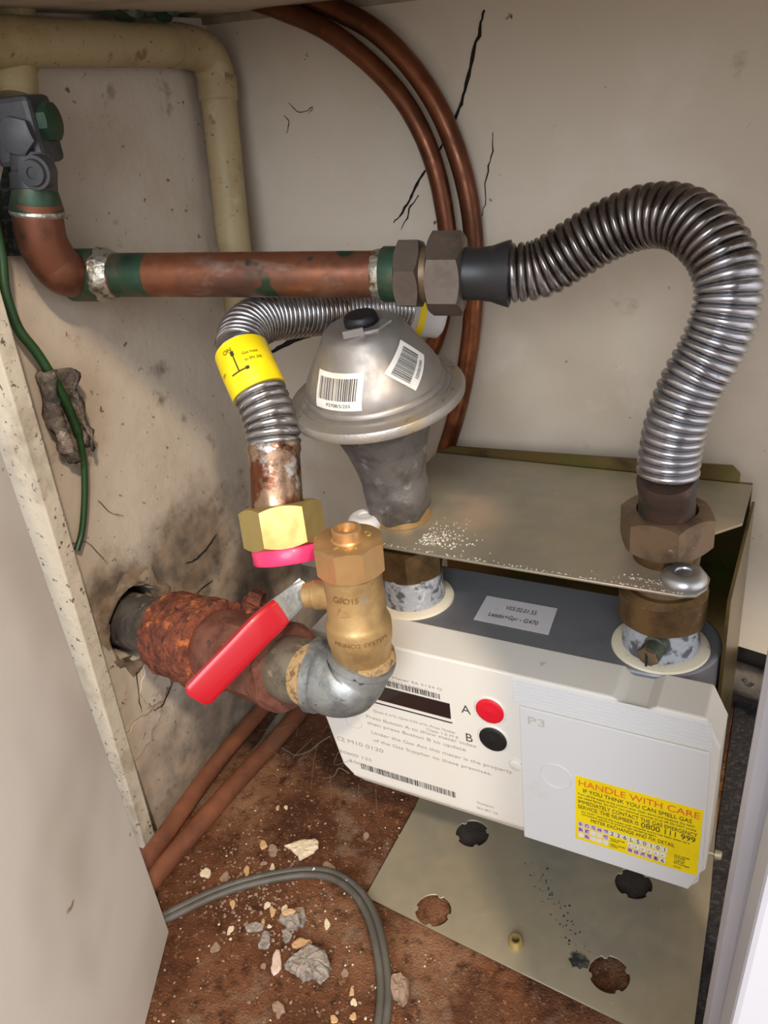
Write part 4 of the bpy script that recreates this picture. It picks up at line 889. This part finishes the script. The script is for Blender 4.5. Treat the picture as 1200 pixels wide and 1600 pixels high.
# ================================================================== DEBRIS
def chip(px_, py_, wpx, hpx, m, label, name='plaster_chip', seed=0, th=None, poly=None, zoff=0, group=None, rot=0):
    c = aZ(px_, py_, ZF); dep = (c-CAM).dot(CF); r_ = random.Random(seed*13+px_)
    a = wpx*dep/FPX/2; b = hpx*dep/FPX/2*1.45; th = th or min(a, b)*.55
    n = 14; ph_ = r_.uniform(0, 6); ud = V((CX.x, CX.y, 0)).normalized(); vd = V((-ud.y, ud.x, 0)); bm = bmesh.new(); rows = []
    if poly:   # outline in photo offsets
        base = [aZ(px_+x, py_+y, ZF)-c for x, y in poly]; o2 = []
        for p, q in zip(base, base[1:]+base[:1]):
            for k in range(4): o2.append(p.lerp(q, k/4)+V((r_.uniform(-1, 1), r_.uniform(-1, 1), 0))*a*.04)
        base = o2
    else:
        base = []
        for k in range(n):
            an = 2*PI*k/n; s = 1+.18*math.sin(2*an+ph_)+.12*math.sin(3*an+ph_*2)+r_.uniform(-.14, .14); base.append(ud*a*s*math.cos(an+rot)+vd*b*s*math.sin(an+rot))
    for (z, k) in ((0, .86), (.25, 1), (.7, .97), (.95, .8), (1, .55), (.97, .28)):
        rows.append([bm.verts.new(c+(p+V((r_.uniform(-1, 1), r_.uniform(-1, 1), 0))*a*(.22 if k < .7 else 0))*k*(1+r_.uniform(-.03, .03))+V((0, 0, zoff+th*z*(1+r_.uniform(-.1, .1)*(1 if z else 0))))) for p in base])
    for A_, B_ in zip(rows, rows[1:]):
        for k in range(len(A_)): bm.faces.new((A_[k], A_[(k+1) % len(A_)], B_[(k+1) % len(A_)], B_[k]))
    bm.faces.new(rows[0][::-1]); ctr = bm.verts.new(c+V((0, 0, zoff+th*.98))); T_ = rows[-1]
    for k in range(len(T_)): bm.faces.new((T_[k], T_[(k+1) % len(T_)], ctr))
    return solo(bm, name, m, label, 'debris', group, smooth=False)
chip(473, 1329, 54, 30, chip_w, 'largest cream plaster flake, lying above the arch of the cable', seed=1, th=.004, poly=[(-28, -5), (-14, -10), (5, -15), (24, -14), (26, -2), (14, 8), (-4, 18), (-12, 6)])
chip(481, 1511, 75, 60, chip_g, 'largest grey lump of mortar, near the bottom of the carpet', 'mortar_lump', 2, th=.008, poly=[(-37, 5), (-22, -12), (-8, -22), (5, -31), (20, -24), (30, -18), (38, 2), (34, 18), (22, 30), (8, 22), (-5, 27), (-20, 14)])
chip(472, 1476, 28, 14, chip_b, 'elongated buff chip touching the top of the big grey lump', seed=3, rot=-.4)
chip(455, 1442, 30, 22, chip_g, 'double grey chip with a pinkish top, centre of the rubble', 'mortar_lump', 4, th=.006)
chip(472, 1437, 14, 20, chip_g, 'smaller grey chip leaning against the double grey chip', 'mortar_lump', 44)
chip(453, 1434, 20, 8, chip_b, 'peach coloured flake lying on the double grey chip', seed=45, zoff=.0055, th=.0015)
chip(399, 1450, 24, 14, chip_g, 'flat grey chip at the left end of the rubble group', 'mortar_lump', 5)
chip(414, 1471, 20, 20, chip_g, 'rounded grey chip below the flat grey one', 'mortar_lump', 6)
chip(449, 1463, 16, 16, chip_g, 'jagged dull chip between the rounded chip and the buff chip', 'mortar_lump', 7)
chip(432, 1507, 19, 26, mat('pink_chip', (206, 180, 162), .9), 'pointed pinkish white chip left of the big grey lump', seed=8)
chip(625, 1549, 32, 34, chip_t, 'taupe crumpled chip right of the twin cable', seed=9, th=.007)
chip(322, 1365, 15, 14, chip_w, 'isolated white chip left, above the cable', seed=10)
chip(514, 1359, 20, 16, chip_t, 'taupe chip touching the outside of the cable arch', seed=11)
chip(386, 1361, 9, 14, chip_b, 'small buff chip just above the cable', seed=12)
chip(412, 1321, 14, 11, chip_b, 'orange buff chip left of the largest cream flake', seed=13)
chip(427, 1330, 18, 16, chip_t, 'grey brown chip beside the orange buff chip', seed=14)
chip(337, 1482, 13, 14, chip_t, 'pinkish grey chip alone at lower left on the carpet', seed=15)
chip(360, 1454, 9, 12, chip_w, 'pale chip alone between the lower left chip and the cable', seed=16)
chip(511, 1445, 10, 12, chip_w, 'white chip inside the cable arch at its right', seed=17)
chip(553, 1567, 9, 10, chip_w, 'white chip by the bottom of the twin cable', seed=18)
chip(552, 1589, 12, 8, chip_b, 'buff chip at the bottom edge beside the cable', seed=19)
chip(522, 1594, 14, 8, chip_b, 'cream chip cut by the bottom edge', seed=20)
chip(436, 1577, 20, 16, chip_t, 'brown grey chip near the bottom, below the big grey lump', seed=21)
chip(539, 1521, 10, 12, chip_t, 'grey chip between the big lump and the cable', seed=22)
chip(411, 1486, 7, 7, chip_t, 'tiny chip below the rounded grey chip', seed=23) if False else None
for i, (x, y, w_, h_) in enumerate([(445, 1422, 9, 15), (468, 1423, 12, 9), (426, 1425, 10, 12), (418, 1415, 9, 10), (408, 1427, 6, 5), (411, 1443, 6, 12), (421, 1448, 9, 4), (412, 1510, 8, 8), (434, 1263, 7, 6), (447, 1262, 6, 6), (572, 1307, 9, 12), (364, 1413, 8, 12), (356, 1392, 8, 7), (352, 1372, 16, 12), (340, 1394, 6, 5), (426, 1356, 9, 9), (412, 1350, 10, 6), (550, 1550, 9, 9)]):
    chip(x, y, w_, h_, (chip_w, chip_t, chip_b)[i % 3], 'tiny plaster chip, one of many around the cable and rubble', seed=60+i, group='tiny plaster chips on the carpet')
r = random.Random(77); pts = []
for _ in range(620):
    if r.random() < .5: x, y = r.gauss(400, 55), r.gauss(1400, 45)
    else: x, y = r.uniform(240, 700), r.uniform(1210, 1600)
    pts.append(aZ(x, y, ZF))
pts = [p for p in pts if not (p.x > -.022 and p.y > -.098)]
o = solo(crumbs('c', pts, None, seed=5, smin=.0004, smax=.0012), 'plaster_crumbs', chip_t, 'fine gritty crumbs strewn over the brown carpet', 'crumbs', smooth=False); o['kind'] = 'stuff'
r = random.Random(78); pts = [aZ(r.uniform(240, 700), r.uniform(1200, 1600), ZF) for _ in range(90)]
pts = [p for p in pts if not (p.x > -.022 and p.y > -.098)]
o = solo(crumbs('c', pts, None, seed=6, smin=.0004, smax=.001), 'pale_specks', chip_w, 'white specks scattered over the brown carpet', 'crumbs', smooth=False); o['kind'] = 'stuff'
# cobweb from the meter to the carpet
bm = bmesh.new(); r = random.Random(3)
K = [D(516, 1150, .55), D(500, 1160, .56), D(482, 1174, .575), D(462, 1180, .59), D(452, 1175, .60), D(440, 1168, .61)]
sweep(bm, cat_rom(K, 6), .0004, 5)
K2 = [D(545, 1208, .54), D(530, 1200, .55), D(522, 1212, .56), D(508, 1216, .575)]
sweep(bm, cat_rom(K2, 6), .0004, 5)
for _ in range(12):
    a = r.choice(K)+V((r.gauss(0, .006), r.gauss(0, .006), r.gauss(0, .006))); b = a+V((r.gauss(0, .014), r.gauss(0, .014), r.gauss(0, .01))); m_ = (a+b)/2+V((r.gauss(0, .004),)*3)
    sweep(bm, cat_rom([a, m_, b], 4), .00013, 4)
for x in (516, 560, 587): sweep(bm, [D(x, 1225+(x-560)*.3, .54), D(x+2, 1262+(x-560)*.3, .555)], .0002, 4)
o = solo(bm, 'cobweb', web_m, 'dusty cobweb strands in the dark gap left of the gas meter', 'cobweb'); o['kind'] = 'stuff'

for o in bpy.data.objects:
    if '_w' in o: del o['_w']
